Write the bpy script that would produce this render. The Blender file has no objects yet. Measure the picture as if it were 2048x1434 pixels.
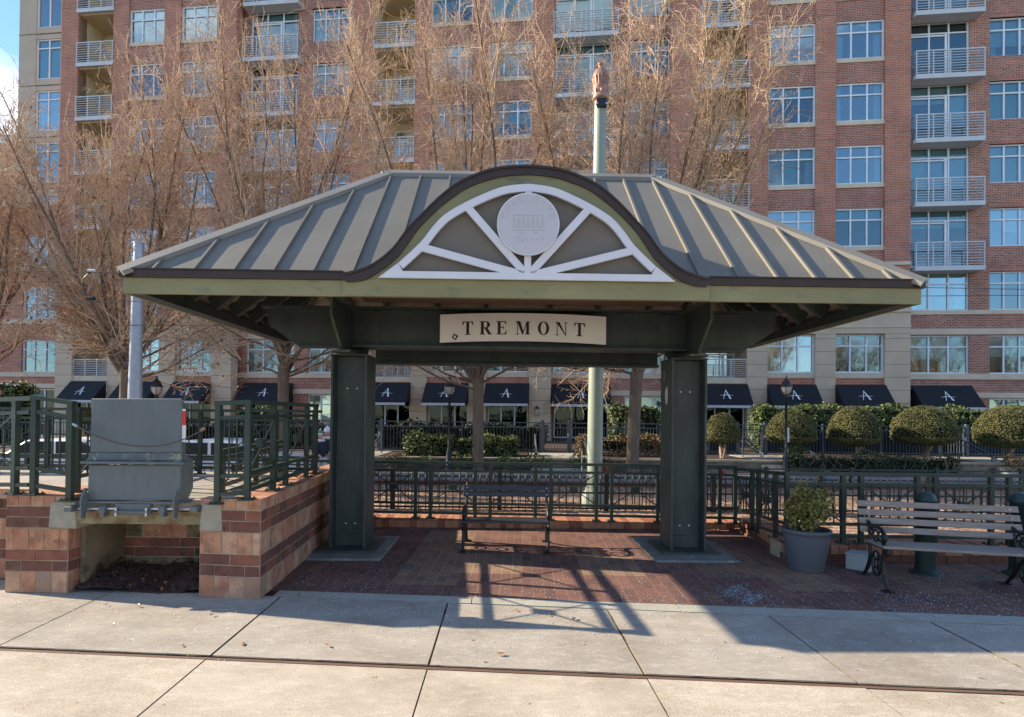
import bpy, bmesh, math, random
import numpy as np
from mathutils import Vector, Matrix
random.seed(7)
np.random.seed(7)
scene = bpy.context.scene
R = math.radians

# ------------------------------------------------------------------ camera
EYE = 1.75
FPX, CX, CY = 1100.0, 1024.0, 816.0
PITCH, ROLL = 0.010, 0.010
_F = Vector((0, math.cos(PITCH), math.sin(PITCH)))
_U0 = Vector((0, -math.sin(PITCH), math.cos(PITCH)))
_R0 = Vector((1, 0, 0))
_R = _R0 * math.cos(ROLL) + _U0 * math.sin(ROLL)
_U = _U0 * math.cos(ROLL) - _R0 * math.sin(ROLL)
cam_d = bpy.data.cameras.new('camera')
cam = bpy.data.objects.new('camera', cam_d)
scene.collection.objects.link(cam)
cam.matrix_world = Matrix(((_R.x, _U.x, -_F.x, 0), (_R.y, _U.y, -_F.y, 0), (_R.z, _U.z, -_F.z, EYE), (0, 0, 0, 1)))
cam_d.sensor_width = 36.0
cam_d.lens = 36.0 * FPX / 2048.0
cam_d.shift_y = (CY - 717.0) / 2048.0
cam_d.clip_start = 0.05
cam_d.clip_end = 3000
scene.camera = cam

# ------------------------------------------------------------------ world, sun, exposure
SUN_EL = R(27.0)
SUN_H = Vector((-0.981, 0.195, 0)).normalized()
sun_vec = Vector((SUN_H.x * math.cos(SUN_EL), SUN_H.y * math.cos(SUN_EL), math.sin(SUN_EL)))
world = bpy.data.worlds.new('World')
scene.world = world
world.use_nodes = True
wn = world.node_tree.nodes
wl = world.node_tree.links
wn.clear()
w_out = wn.new('ShaderNodeOutputWorld')
w_bg = wn.new('ShaderNodeBackground')
sky = wn.new('ShaderNodeTexSky')
sky.sky_type = 'NISHITA'
sky.sun_disc = False
sky.sun_elevation = SUN_EL
sky.sun_rotation = math.atan2(SUN_H.x, SUN_H.y)
sky.air_density = 1.0
sky.dust_density = 0.0
sky.ozone_density = 1.6
# broken white cloud mixed over the sky by direction
w_tc = wn.new('ShaderNodeTexCoord')
w_map = wn.new('ShaderNodeMapping')
w_map.inputs['Scale'].default_value = (1, 1, 2.2)
w_no = wn.new('ShaderNodeTexNoise')
w_no.inputs['Scale'].default_value = 3.2
w_no.inputs['Detail'].default_value = 8
w_ra = wn.new('ShaderNodeValToRGB')
w_ra.color_ramp.elements[0].position = 0.55
w_ra.color_ramp.elements[1].position = 0.72
w_mx = wn.new('ShaderNodeMix')
w_mx.data_type = 'RGBA'
w_mx.inputs['B'].default_value = (5.5, 5.9, 6.6, 1)
wl.new(w_tc.outputs['Generated'], w_map.inputs['Vector'])
wl.new(w_map.outputs['Vector'], w_no.inputs['Vector'])
w_nv = wn.new('ShaderNodeVectorMath')
w_nv.operation = 'DISTANCE'
w_nv.inputs[1].default_value = (-0.635, 0.69, 0.375)
wl.new(w_tc.outputs['Generated'], w_nv.inputs[0])
w_mr = wn.new('ShaderNodeMapRange')
w_mr.inputs['From Min'].default_value = 0.16
w_mr.inputs['From Max'].default_value = 0.02
w_mr.inputs['To Min'].default_value = 0.0
w_mr.inputs['To Max'].default_value = 0.22
wl.new(w_nv.outputs['Value'], w_mr.inputs['Value'])
w_sum = wn.new('ShaderNodeMath')
w_sum.operation = 'ADD'
wl.new(w_no.outputs['Fac'], w_sum.inputs[0])
wl.new(w_mr.outputs['Result'], w_sum.inputs[1])
wl.new(w_sum.outputs[0], w_ra.inputs['Fac'])
wl.new(w_ra.outputs['Color'], w_mx.inputs['Factor'])
w_tint = wn.new('ShaderNodeMix')
w_tint.data_type = 'RGBA'
w_tint.blend_type = 'MULTIPLY'
w_tint.inputs['Factor'].default_value = 1.0
w_tint.inputs['B'].default_value = (0.78, 0.90, 1.06, 1)
wl.new(sky.outputs['Color'], w_tint.inputs['A'])
wl.new(w_tint.outputs['Result'], w_mx.inputs['A'])
wl.new(w_mx.outputs['Result'], w_bg.inputs['Color'])
w_bg.inputs['Strength'].default_value = 0.128
wl.new(w_bg.outputs['Background'], w_out.inputs['Surface'])
sun_d = bpy.data.lights.new('sun', 'SUN')
sun_d.energy = 4.7
sun_d.angle = R(0.5)
sun_d.color = (1.0, 0.86, 0.66)
sun = bpy.data.objects.new('sun', sun_d)
scene.collection.objects.link(sun)
sun.rotation_euler = sun_vec.to_track_quat('Z', 'Y').to_euler()
sun.location = (-30, 10, 30)
scene.view_settings.view_transform = 'Standard'
scene.view_settings.look = 'None'
scene.view_settings.exposure = 1.16
scene.view_settings.gamma = 1
scene.cycles.max_bounces = 6
scene.cycles.transparent_max_bounces = 12

# ------------------------------------------------------------------ measuring helpers
def ray(px, py):
    return _R * ((px - CX) / FPX) + _U * ((CY - py) / FPX) + _F
def G(px, py, z=0.0):
    r = ray(px, py)
    t = (z - EYE) / r.z
    return Vector((r.x * t, r.y * t, z))
def W(px, py, D):
    r = ray(px, py)
    t = D / r.y
    return Vector((r.x * t, D, EYE + r.z * t))
def hor(px):
    return 827.0 + 0.010 * (px - 1000)

# ------------------------------------------------------------------ materials
MATS = {}
def _nt(name):
    m = bpy.data.materials.new(name)
    m.use_nodes = True
    nt = m.node_tree
    return m, nt, nt.nodes, nt.links, nt.nodes['Principled BSDF']
def coords(n, l, scale=(1, 1, 1), rot=(0, 0, 0), kind='Object'):
    tc = n.new('ShaderNodeTexCoord')
    mp = n.new('ShaderNodeMapping')
    mp.inputs['Scale'].default_value = scale
    mp.inputs['Rotation'].default_value = rot
    l.new(tc.outputs[kind], mp.inputs['Vector'])
    return mp.outputs['Vector']
def noise(n, l, vec, scale, detail=5, rough=0.55):
    t = n.new('ShaderNodeTexNoise')
    t.inputs['Scale'].default_value = scale
    t.inputs['Detail'].default_value = detail
    t.inputs['Roughness'].default_value = rough
    l.new(vec, t.inputs['Vector'])
    return t.outputs['Fac']
def ramp(n, l, fac, stops):
    r = n.new('ShaderNodeValToRGB')
    el = r.color_ramp.elements
    while len(el) < len(stops):
        el.new(0.5)
    for e, (p, c) in zip(el, stops):
        e.position = p
        e.color = (c[0], c[1], c[2], 1)
    l.new(fac, r.inputs['Fac'])
    return r.outputs['Color']
def mixc(n, l, fac, a, b, mode='MIX'):
    m = n.new('ShaderNodeMix')
    m.data_type = 'RGBA'
    m.blend_type = mode
    for key, v in (('Factor', fac), ('A', a), ('B', b)):
        if isinstance(v, (int, float)):
            m.inputs[key].default_value = v
        elif isinstance(v, (tuple, list)):
            m.inputs[key].default_value = (v[0], v[1], v[2], 1)
        else:
            l.new(v, m.inputs[key])
    return m.outputs['Result']
def bump(n, l, p, h, strength=0.3, dist=0.01):
    b = n.new('ShaderNodeBump')
    b.inputs['Strength'].default_value = strength
    b.inputs['Distance'].default_value = dist
    l.new(h, b.inputs['Height'])
    l.new(b.outputs['Normal'], p.inputs['Normal'])
def sc(c, k):
    return tuple(min(1, x * k) for x in c)
def mat(name, c, rough=0.6, metal=0.0, var=0.25, scale=6.0, bmp=0.1, spec=0.5, wear=None, wear_at=(0.6, 0.75), wear_scale=3.0, stretch=(1, 1, 1), grain=0.0):
    m, nt, n, l, p = _nt(name)
    v = coords(n, l, stretch)
    f = noise(n, l, v, scale)
    col = ramp(n, l, f, [(0.25, sc(c, 1 - var)), (0.75, sc(c, 1 + var))])
    if wear:
        f2 = noise(n, l, v, wear_scale, 8, 0.65)
        k = ramp(n, l, f2, [(wear_at[0], (0, 0, 0)), (wear_at[1], (1, 1, 1))])
        col = mixc(n, l, k, col, wear)
    if grain:
        fg = noise(n, l, coords(n, l), 95, 3, 0.8)
        col = mixc(n, l, 1.0, col, ramp(n, l, fg, [(0.35, (1 - grain,) * 3), (0.62, (1 + grain * 0.5,) * 3)]), 'MULTIPLY')
        fd = noise(n, l, coords(n, l), 0.9, 9, 0.68)
        col = mixc(n, l, 1.0, col, ramp(n, l, fd, [(0.36, (0.80, 0.78, 0.76)), (0.56, (1.03,) * 3)]), 'MULTIPLY')
        fs = noise(n, l, coords(n, l), 13, 2, 0.5)
        col = mixc(n, l, 1.0, col, ramp(n, l, fs, [(0.235, (0.45, 0.42, 0.40)), (0.27, (1,) * 3)]), 'MULTIPLY')
    l.new(col, p.inputs['Base Color'])
    p.inputs['Roughness'].default_value = rough
    p.inputs['Metallic'].default_value = metal
    p.inputs['Specular IOR Level'].default_value = spec
    if bmp:
        f3 = noise(n, l, v, scale * 6, 4)
        bump(n, l, p, f3, bmp, 0.004)
    MATS[name] = m
    return m
def brickmat(name, c1, c2, mortar, bw, bh, rot=(0, 0, 0), msize=0.012, offset=0.5, rough=0.85, patch=None, bmp=0.4, dirt=0.25):
    m, nt, n, l, p = _nt(name)
    v = coords(n, l, (1, 1, 1), rot)
    b = n.new('ShaderNodeTexBrick')
    b.offset = offset
    b.inputs['Scale'].default_value = 1.0
    b.inputs['Mortar Size'].default_value = msize
    b.inputs['Mortar Smooth'].default_value = 0.1
    b.inputs['Brick Width'].default_value = bw
    b.inputs['Row Height'].default_value = bh
    b.inputs['Color1'].default_value = (*c1, 1)
    b.inputs['Color2'].default_value = (*c2, 1)
    b.inputs['Mortar'].default_value = (*mortar, 1)
    b.inputs['Bias'].default_value = -0.1
    l.new(v, b.inputs['Vector'])
    col = b.outputs['Color']
    v0 = coords(n, l)
    f = noise(n, l, v0, 1.3, 7)
    k = ramp(n, l, f, [(0.3, (1 - dirt,) * 3), (0.7, (1 + 0.0,) * 3)])
    col = mixc(n, l, 1.0, col, k, 'MULTIPLY')
    f9 = noise(n, l, v0, 22, 3)
    col = mixc(n, l, 1.0, col, ramp(n, l, f9, [(0.3, (0.78,) * 3), (0.7, (1.0,) * 3)]), 'MULTIPLY')
    l.new(col, p.inputs['Base Color'])
    p.inputs['Roughness'].default_value = rough
    inv = n.new('ShaderNodeMath')
    inv.operation = 'SUBTRACT'
    inv.inputs[0].default_value = 1.0
    l.new(b.outputs['Fac'], inv.inputs[1])
    bump(n, l, p, inv.outputs[0], bmp, 0.006)
    MATS[name] = m
    return m

mat('concrete_old', (0.50, 0.43, 0.335), 0.9, 0, 0.13, 2.2, 0.5, 0.2, wear=(0.60, 0.54, 0.45), wear_at=(0.50, 0.74), wear_scale=7.5, stretch=(1, 2.6, 1), grain=0.28)
mat('concrete_walk', (0.400, 0.355, 0.295), 0.9, 0, 0.14, 1.7, 0.5, 0.2, wear=(0.54, 0.51, 0.455), wear_at=(0.52, 0.76), wear_scale=8.5, stretch=(1, 2.6, 1), grain=0.25)
mat('concrete_band', (0.40, 0.38, 0.32), 0.9, 0, 0.2, 3.0, 0.3, 0.2, wear=(0.26, 0.25, 0.2), wear_at=(0.56, 0.7))
mat('concrete_pad', (0.20, 0.21, 0.20), 0.8, 0, 0.25, 4.0, 0.3, 0.3, wear=(0.36, 0.36, 0.34), wear_at=(0.55, 0.7), wear_scale=7)
mat('concrete_block', (0.36, 0.33, 0.265), 0.95, 0, 0.2, 9.0, 0.6, 0.2, wear=(0.16, 0.14, 0.11), wear_at=(0.66, 0.74), wear_scale=14)
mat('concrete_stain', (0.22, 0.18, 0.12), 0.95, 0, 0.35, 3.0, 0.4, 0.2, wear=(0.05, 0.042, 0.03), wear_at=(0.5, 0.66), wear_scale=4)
mat('rail_rust', (0.15, 0.085, 0.055), 0.8, 0.0, 0.3, 8.0, 0.3, stretch=(0.3, 8, 1))
mat('soil', (0.10, 0.075, 0.055), 0.95, 0, 0.4, 3.0, 0.8)
mat('gap_dark', (0.05, 0.042, 0.035), 0.95, 0, 0.3, 6.0, 0.3)
mat('road', (0.23, 0.215, 0.20), 0.9, 0, 0.14, 0.6, 0.3, 0.2, wear=(0.17, 0.16, 0.15), wear_at=(0.55, 0.7), wear_scale=1.4)
mat('shelter_steel', (0.050, 0.065, 0.060), 0.5, 0, 0.35, 3.0, 0.12, 0.45, wear=(0.075, 0.085, 0.078), wear_at=(0.54, 0.76), wear_scale=4.5, stretch=(2, 2, 0.7))
mat('shelter_steel_edge', (0.085, 0.10, 0.075), 0.6, 0, 0.3, 5.0, 0.1)
mat('fascia_green', (0.275, 0.265, 0.140), 0.66, 0, 0.16, 1.2, 0.12, 0.3, wear=(0.15, 0.175, 0.125), wear_at=(0.56, 0.74), wear_scale=3.6, stretch=(1.0, 1, 2.5))
mat('bronze_trim', (0.040, 0.026, 0.020), 0.5, 0.0, 0.25, 5.0, 0.08, wear=(0.075, 0.052, 0.038), wear_at=(0.6, 0.75))
mat('roof_metal', (0.205, 0.192, 0.158), 0.62, 0.0, 0.12, 1.4, 0.05, 0.22, wear=(0.29, 0.265, 0.22), wear_at=(0.64, 0.72), wear_scale=7.0)
mat('roof_cap', (0.240, 0.222, 0.182), 0.6, 0.0, 0.12, 2.0, 0.06)
mat('deck_under', (0.40, 0.35, 0.29), 0.6, 0.0, 0.2, 4.0, 0.1)
mat('taupe_panel', (0.185, 0.165, 0.135), 0.6, 0, 0.10, 1.5, 0.04)
mat('white_frame', (0.74, 0.75, 0.80), 0.5, 0, 0.04, 4.0, 0.03)
mat('medallion_white', (0.60, 0.60, 0.63), 0.55, 0, 0.06, 3.0, 0.05)
mat('medallion_print', (0.535, 0.525, 0.535), 0.55, 0, 0.06, 3.0, 0.05)
mat('sign_white', (0.82, 0.79, 0.77), 0.5, 0, 0.05, 2.0, 0.03)
mat('sign_black', (0.018, 0.017, 0.017), 0.6, 0, 0.1, 5.0, 0.0)
mat('railing_green', (0.026, 0.046, 0.036), 0.42, 0, 0.25, 6.0, 0.08, 0.5)
mat('screen_dark', (0.012, 0.022, 0.028), 0.9, 0, 0.2, 1.0, 0.0)
mat('railing_grey', (0.075, 0.092, 0.112), 0.45, 0, 0.12, 6.0, 0.05)
mat('black_iron', (0.012, 0.013, 0.014), 0.45, 0, 0.3, 8.0, 0.1)
mat('wood_grey', (0.30, 0.255, 0.22), 0.8, 0, 0.28, 5.0, 0.35, 0.2, stretch=(1, 9, 9))
mat('slat_dark', (0.030, 0.036, 0.045), 0.4, 0, 0.3, 5.0, 0.15, stretch=(1, 8, 8))
mat('pot_grey', (0.115, 0.125, 0.150), 0.75, 0, 0.10, 3.0, 0.06)
mat('box_grey', (0.36, 0.39, 0.40), 0.6, 0, 0.08, 3.0, 0.03)
mat('plate_grey', (0.125, 0.150, 0.158), 0.55, 0, 0.16, 3.5, 0.12, wear=(0.070, 0.092, 0.10), wear_at=(0.60, 0.76), wear_scale=5.0, stretch=(2.2, 2, 0.6))
mat('plate_worn', (0.10, 0.135, 0.15), 0.6, 0, 0.3, 8.0, 0.1, wear=(0.30, 0.30, 0.24), wear_at=(0.55, 0.62), wear_scale=11.0)
mat('rusty_beam', (0.26, 0.23, 0.13), 0.75, 0, 0.25, 4.0, 0.2, wear=(0.16, 0.07, 0.03), wear_at=(0.5, 0.66), wear_scale=5.0)
mat('steel_bright', (0.55, 0.56, 0.57), 0.35, 0.8, 0.12, 8.0, 0.05)
mat('galvanised', (0.40, 0.42, 0.45), 0.5, 0.35, 0.14, 9.0, 0.06)
mat('red_tape', (0.62, 0.03, 0.02), 0.4, 0, 0.1)
mat('white_tape', (0.75, 0.75, 0.75), 0.4, 0, 0.06)
mat('pole_green', (0.285, 0.335, 0.265), 0.5, 0, 0.08, 3.0, 0.04)
mat('copper', (0.36, 0.185, 0.12), 0.5, 0.25, 0.3, 12.0, 0.25, wear=(0.50, 0.36, 0.28), wear_at=(0.52, 0.66), wear_scale=14)
mat('wire', (0.10, 0.09, 0.075), 0.5, 0.3, 0.1)
mat('bollard_green', (0.015, 0.040, 0.036), 0.5, 0, 0.2, 4.0, 0.06)
mat('stone', (0.60, 0.475, 0.335), 0.9, 0, 0.10, 1.1, 0.2, 0.2)
mat('stone_light', (0.64, 0.53, 0.39), 0.9, 0, 0.10, 1.5, 0.2, 0.2)
mat('stucco', (0.62, 0.49, 0.31), 0.9, 0, 0.08, 0.8, 0.1, 0.2)
mat('stucco_tower', (0.52, 0.43, 0.33), 0.9, 0, 0.08, 0.8, 0.1, 0.2)
mat('window_white', (0.76, 0.79, 0.82), 0.45, 0, 0.05, 2.0, 0.0)
mat('balcony_metal', (0.56, 0.57, 0.57), 0.5, 0, 0.07, 3.0, 0.04)
mat('interior', (0.035, 0.04, 0.045), 0.9, 0, 0.3, 0.7, 0.0)
mat('blind', (0.62, 0.66, 0.61), 0.8, 0, 0.10, 0.7, 0.0)
mat('awning_black', (0.0065, 0.0075, 0.011), 0.8, 0, 0.2, 5.0, 0.1)
mat('awning_trim', (0.52, 0.52, 0.53), 0.7, 0, 0.08, 4.0, 0.0)
mat('letter_white', (0.78, 0.79, 0.80), 0.6, 0, 0.03)
mat('bark', (0.185, 0.130, 0.090), 0.9, 0, 0.35, 5.0, 0.9, 0.2, stretch=(4, 4, 0.5))
mat('twig', (0.57, 0.405, 0.275), 0.85, 0, 0.3, 1.2, 0.0, 0.2)
mat('dry_leaf', (0.30, 0.145, 0.055), 0.8, 0, 0.45, 3.0, 0.0, 0.2)
mat('leaf_hedge', (0.085, 0.115, 0.030), 0.6, 0, 0.6, 2.5, 0.0, 0.4)
mat('leaf_dome', (0.128, 0.128, 0.044), 0.7, 0, 0.40, 3.2, 0.0, 0.3, wear=(0.17, 0.105, 0.045), wear_at=(0.58, 0.72), wear_scale=2.6)
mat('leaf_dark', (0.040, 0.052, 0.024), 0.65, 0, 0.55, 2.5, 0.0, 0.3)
mat('leaf_brown', (0.16, 0.105, 0.045), 0.75, 0, 0.5, 2.0, 0.0, 0.3)
mat('leaf_pot', (0.21, 0.195, 0.050), 0.6, 0, 0.55, 6.0, 0.0, 0.4, wear=(0.15, 0.075, 0.030), wear_at=(0.56, 0.68), wear_scale=5)
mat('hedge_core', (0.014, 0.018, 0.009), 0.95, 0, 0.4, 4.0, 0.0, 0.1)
mat('stem_pale', (0.34, 0.25, 0.175), 0.9, 0, 0.25, 6.0, 0.3)
mat('mulch', (0.055, 0.030, 0.024), 0.95, 0, 0.5, 30.0, 1.0)
mat('glass_chip', (0.42, 0.66, 0.76), 0.3, 0, 0.3, 40.0, 0.0, 0.8)
mat('car_white', (0.72, 0.72, 0.73), 0.3, 0, 0.02, 1.0, 0.0)
mat('car_glass', (0.02, 0.025, 0.03), 0.08, 0, 0.1, 1.0, 0.0)
mat('rubber', (0.012, 0.012, 0.012), 0.8, 0, 0.2)
mat('skin', (0.50, 0.30, 0.22), 0.6, 0, 0.06)
mat('navy_cloth', (0.012, 0.018, 0.040), 0.85, 0, 0.2)
mat('pale_cloth', (0.55, 0.55, 0.60), 0.85, 0, 0.1)
mat('dark_cloth', (0.020, 0.020, 0.024), 0.85, 0, 0.2)
mat('green_cloth', (0.05, 0.26, 0.14), 0.9, 0, 0.15)
mat('white_cloth', (0.70, 0.68, 0.68), 0.9, 0, 0.08)
mat('brown_hair', (0.06, 0.03, 0.02), 0.8, 0, 0.2)
mat('red_paint', (0.32, 0.055, 0.035), 0.6, 0, 0.2)
mat('lamp_glass', (0.50, 0.42, 0.34), 0.35, 0, 0.06)
# building brick, upright faces: object X,Z are used as the brick plane
UP = (R(90), 0, 0)
brickmat('brick_wall', (0.60, 0.190, 0.100), (0.46, 0.135, 0.076), (0.66, 0.49, 0.37), 0.235, 0.082, UP, 0.010)
brickmat('brick_spandrel', (0.48, 0.148, 0.086), (0.28, 0.090, 0.066), (0.66, 0.50, 0.39), 0.235, 0.082, UP, 0.010)
brickmat('brick_bay', (0.55, 0.178, 0.100), (0.25, 0.090, 0.068), (0.66, 0.51, 0.40), 0.235, 0.082, UP, 0.010)
brickmat('brick_soldier', (0.52, 0.165, 0.100), (0.38, 0.120, 0.080), (0.60, 0.45, 0.35), 0.085, 0.24, UP, 0.010, 0.0)
mat('brick_orange', (0.50, 0.265, 0.160), 0.9, 0, 0.30, 7.0, 0.8, 0.2, wear=(0.30, 0.135, 0.085), wear_at=(0.46, 0.66), wear_scale=9)
mat('brick_salmon', (0.44, 0.205, 0.122), 0.9, 0, 0.32, 7.0, 0.8, 0.2, wear=(0.44, 0.235, 0.14), wear_at=(0.5, 0.7), wear_scale=9)
mat('brick_dark', (0.195, 0.088, 0.066), 0.9, 0, 0.36, 8.0, 0.5, 0.2, wear=(0.095, 0.045, 0.042), wear_at=(0.5, 0.68), wear_scale=8)
mat('brick_redbrown', (0.27, 0.108, 0.073), 0.9, 0, 0.28, 8.0, 0.5, 0.2)
mat('brick_tan', (0.52, 0.315, 0.205), 0.9, 0, 0.28, 7.0, 0.8, 0.2, wear=(0.40, 0.22, 0.14), wear_at=(0.5, 0.66), wear_scale=8)
mat('brick_pink', (0.42, 0.20, 0.135), 0.9, 0, 0.3, 7.0, 0.8, 0.2, wear=(0.52, 0.36, 0.27), wear_at=(0.52, 0.68), wear_scale=7)
mat('brick_stained', (0.40, 0.235, 0.155), 0.9, 0, 0.3, 6.0, 0.8, 0.2, wear=(0.30, 0.225, 0.18), wear_at=(0.46, 0.66), wear_scale=6)
mat('brick_brown', (0.165, 0.085, 0.060), 0.9, 0, 0.36, 8.0, 0.6, 0.2, wear=(0.25, 0.16, 0.12), wear_at=(0.55, 0.7), wear_scale=8)
mat('cap_stone', (0.33, 0.27, 0.20), 0.9, 0, 0.2, 3.0, 0.3, 0.2)
mat('mortar', (0.46, 0.375, 0.28), 0.95, 0, 0.18, 9.0, 0.5, 0.2)

def paving_mat():
    m, nt, n, l, p = _nt('paver')
    v = coords(n, l, (1, 1, 1), (0, 0, R(91.2)))
    b = n.new('ShaderNodeTexBrick')
    b.offset = 0.5
    for k, x in (('Scale', 1.0), ('Mortar Size', 0.004), ('Mortar Smooth', 0.2), ('Brick Width', 0.215), ('Row Height', 0.112), ('Bias', 0.0)):
        b.inputs[k].default_value = x
    b.inputs['Color1'].default_value = (0.245, 0.132, 0.098, 1)
    b.inputs['Color2'].default_value = (0.165, 0.095, 0.080, 1)
    b.inputs['Mortar'].default_value = (0.26, 0.20, 0.16, 1)
    l.new(v, b.inputs['Vector'])
    # larger fields of tan and of dark red pavers
    b2 = n.new('ShaderNodeTexBrick')
    b2.offset = 0.5
    for k, x in (('Scale', 1.0), ('Mortar Size', 0.0), ('Brick Width', 0.86), ('Row Height', 0.672), ('Bias', -0.1)):
        b2.inputs[k].default_value = x
    b2.inputs['Color1'].default_value = (0, 0, 0, 1)
    b2.inputs['Color2'].default_value = (1, 1, 1, 1)
    l.new(v, b2.inputs['Vector'])
    fld = ramp(n, l, b2.outputs['Color'], [(0.58, (0.90, 0.85, 0.88)), (0.66, (1.22, 1.38, 1.22))])
    col = mixc(n, l, 1.0, b.outputs['Color'], fld, 'MULTIPLY')
    v0 = coords(n, l)
    f = noise(n, l, v0, 2.0, 8, 0.6)
    col = mixc(n, l, 1.0, col, ramp(n, l, f, [(0.3, (0.72,) * 3), (0.7, (1.12,) * 3)]), 'MULTIPLY')
    f2 = noise(n, l, v0, 18, 5, 0.7)
    k = ramp(n, l, f2, [(0.62, (0, 0, 0)), (0.74, (0.35,) * 3)])
    col = mixc(n, l, k, col, (0.42, 0.36, 0.30))
    l.new(col, p.inputs['Base Color'])
    p.inputs['Roughness'].default_value = 0.85
    p.inputs['Specular IOR Level'].default_value = 0.25
    inv = n.new('ShaderNodeMath')
    inv.operation = 'SUBTRACT'
    inv.inputs[0].default_value = 1.0
    l.new(b.outputs['Fac'], inv.inputs[1])
    bump(n, l, p, inv.outputs[0], 0.5, 0.008)
    MATS['paver'] = m
paving_mat()

def pebble_mat():
    m, nt, n, l, p = _nt('pebble')
    v = coords(n, l)
    vo = n.new('ShaderNodeTexVoronoi')
    vo.inputs['Scale'].default_value = 14
    l.new(v, vo.inputs['Vector'])
    hs = n.new('ShaderNodeSeparateColor')
    l.new(vo.outputs['Color'], hs.inputs['Color'])
    col = ramp(n, l, hs.outputs[0], [(0.0, (0.26, 0.13, 0.07)), (0.45, (0.46, 0.27, 0.16)), (0.8, (0.60, 0.42, 0.28)), (1.0, (0.74, 0.62, 0.50))])
    d = ramp(n, l, vo.outputs['Distance'], [(0.2, (1, 1, 1)), (0.7, (0.35, 0.3, 0.28))])
    col = mixc(n, l, 1.0, col, d, 'MULTIPLY')
    l.new(col, p.inputs['Base Color'])
    p.inputs['Roughness'].default_value = 0.9
    bump(n, l, p, vo.outputs['Distance'], -0.9, 0.05)
    MATS['pebble'] = m
pebble_mat()

def glass_mat(name='window_glass', refl=0.16, mul=1.6, tint=(0.42, 0.62, 0.70, 1)):
    m = bpy.data.materials.new(name)
    m.use_nodes = True
    n, l = m.node_tree.nodes, m.node_tree.links
    n.clear()
    o = n.new('ShaderNodeOutputMaterial')
    tr = n.new('ShaderNodeBsdfTransparent')
    tr.inputs['Color'].default_value = tint
    gl = n.new('ShaderNodeBsdfGlossy')
    gl.inputs['Roughness'].default_value = 0.02
    gl.inputs['Color'].default_value = (0.76, 0.95, 0.95, 1)
    fr = n.new('ShaderNodeFresnel')
    fr.inputs['IOR'].default_value = 1.5
    ad = n.new('ShaderNodeMath')
    ad.operation = 'MULTIPLY_ADD'
    ad.inputs[1].default_value = mul
    ad.inputs[2].default_value = refl
    ad.use_clamp = True
    mx = n.new('ShaderNodeMixShader')
    tc = n.new('ShaderNodeTexCoord')
    no = n.new('ShaderNodeTexNoise')
    no.inputs['Scale'].default_value = 0.9
    no.inputs['Detail'].default_value = 2
    l.new(tc.outputs['Object'], no.inputs['Vector'])
    bp = n.new('ShaderNodeBump')
    bp.inputs['Strength'].default_value = 0.3
    bp.inputs['Distance'].default_value = 0.02
    l.new(no.outputs['Fac'], bp.inputs['Height'])
    l.new(bp.outputs['Normal'], gl.inputs['Normal'])
    l.new(fr.outputs[0], ad.inputs[0])
    l.new(ad.outputs[0], mx.inputs[0])
    l.new(tr.outputs[0], mx.inputs[1])
    l.new(gl.outputs[0], mx.inputs[2])
    l.new(mx.outputs[0], o.inputs['Surface'])
    MATS[name] = m
glass_mat()
glass_mat('window_glass_pale', 0.30, 1.6, (0.60, 0.74, 0.78, 1))
glass_mat('window_glass_deep', 0.13, 1.5, (0.34, 0.56, 0.64, 1))
glass_mat('shop_glass', 0.0, 0.8, (0.30, 0.36, 0.36, 1))

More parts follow.
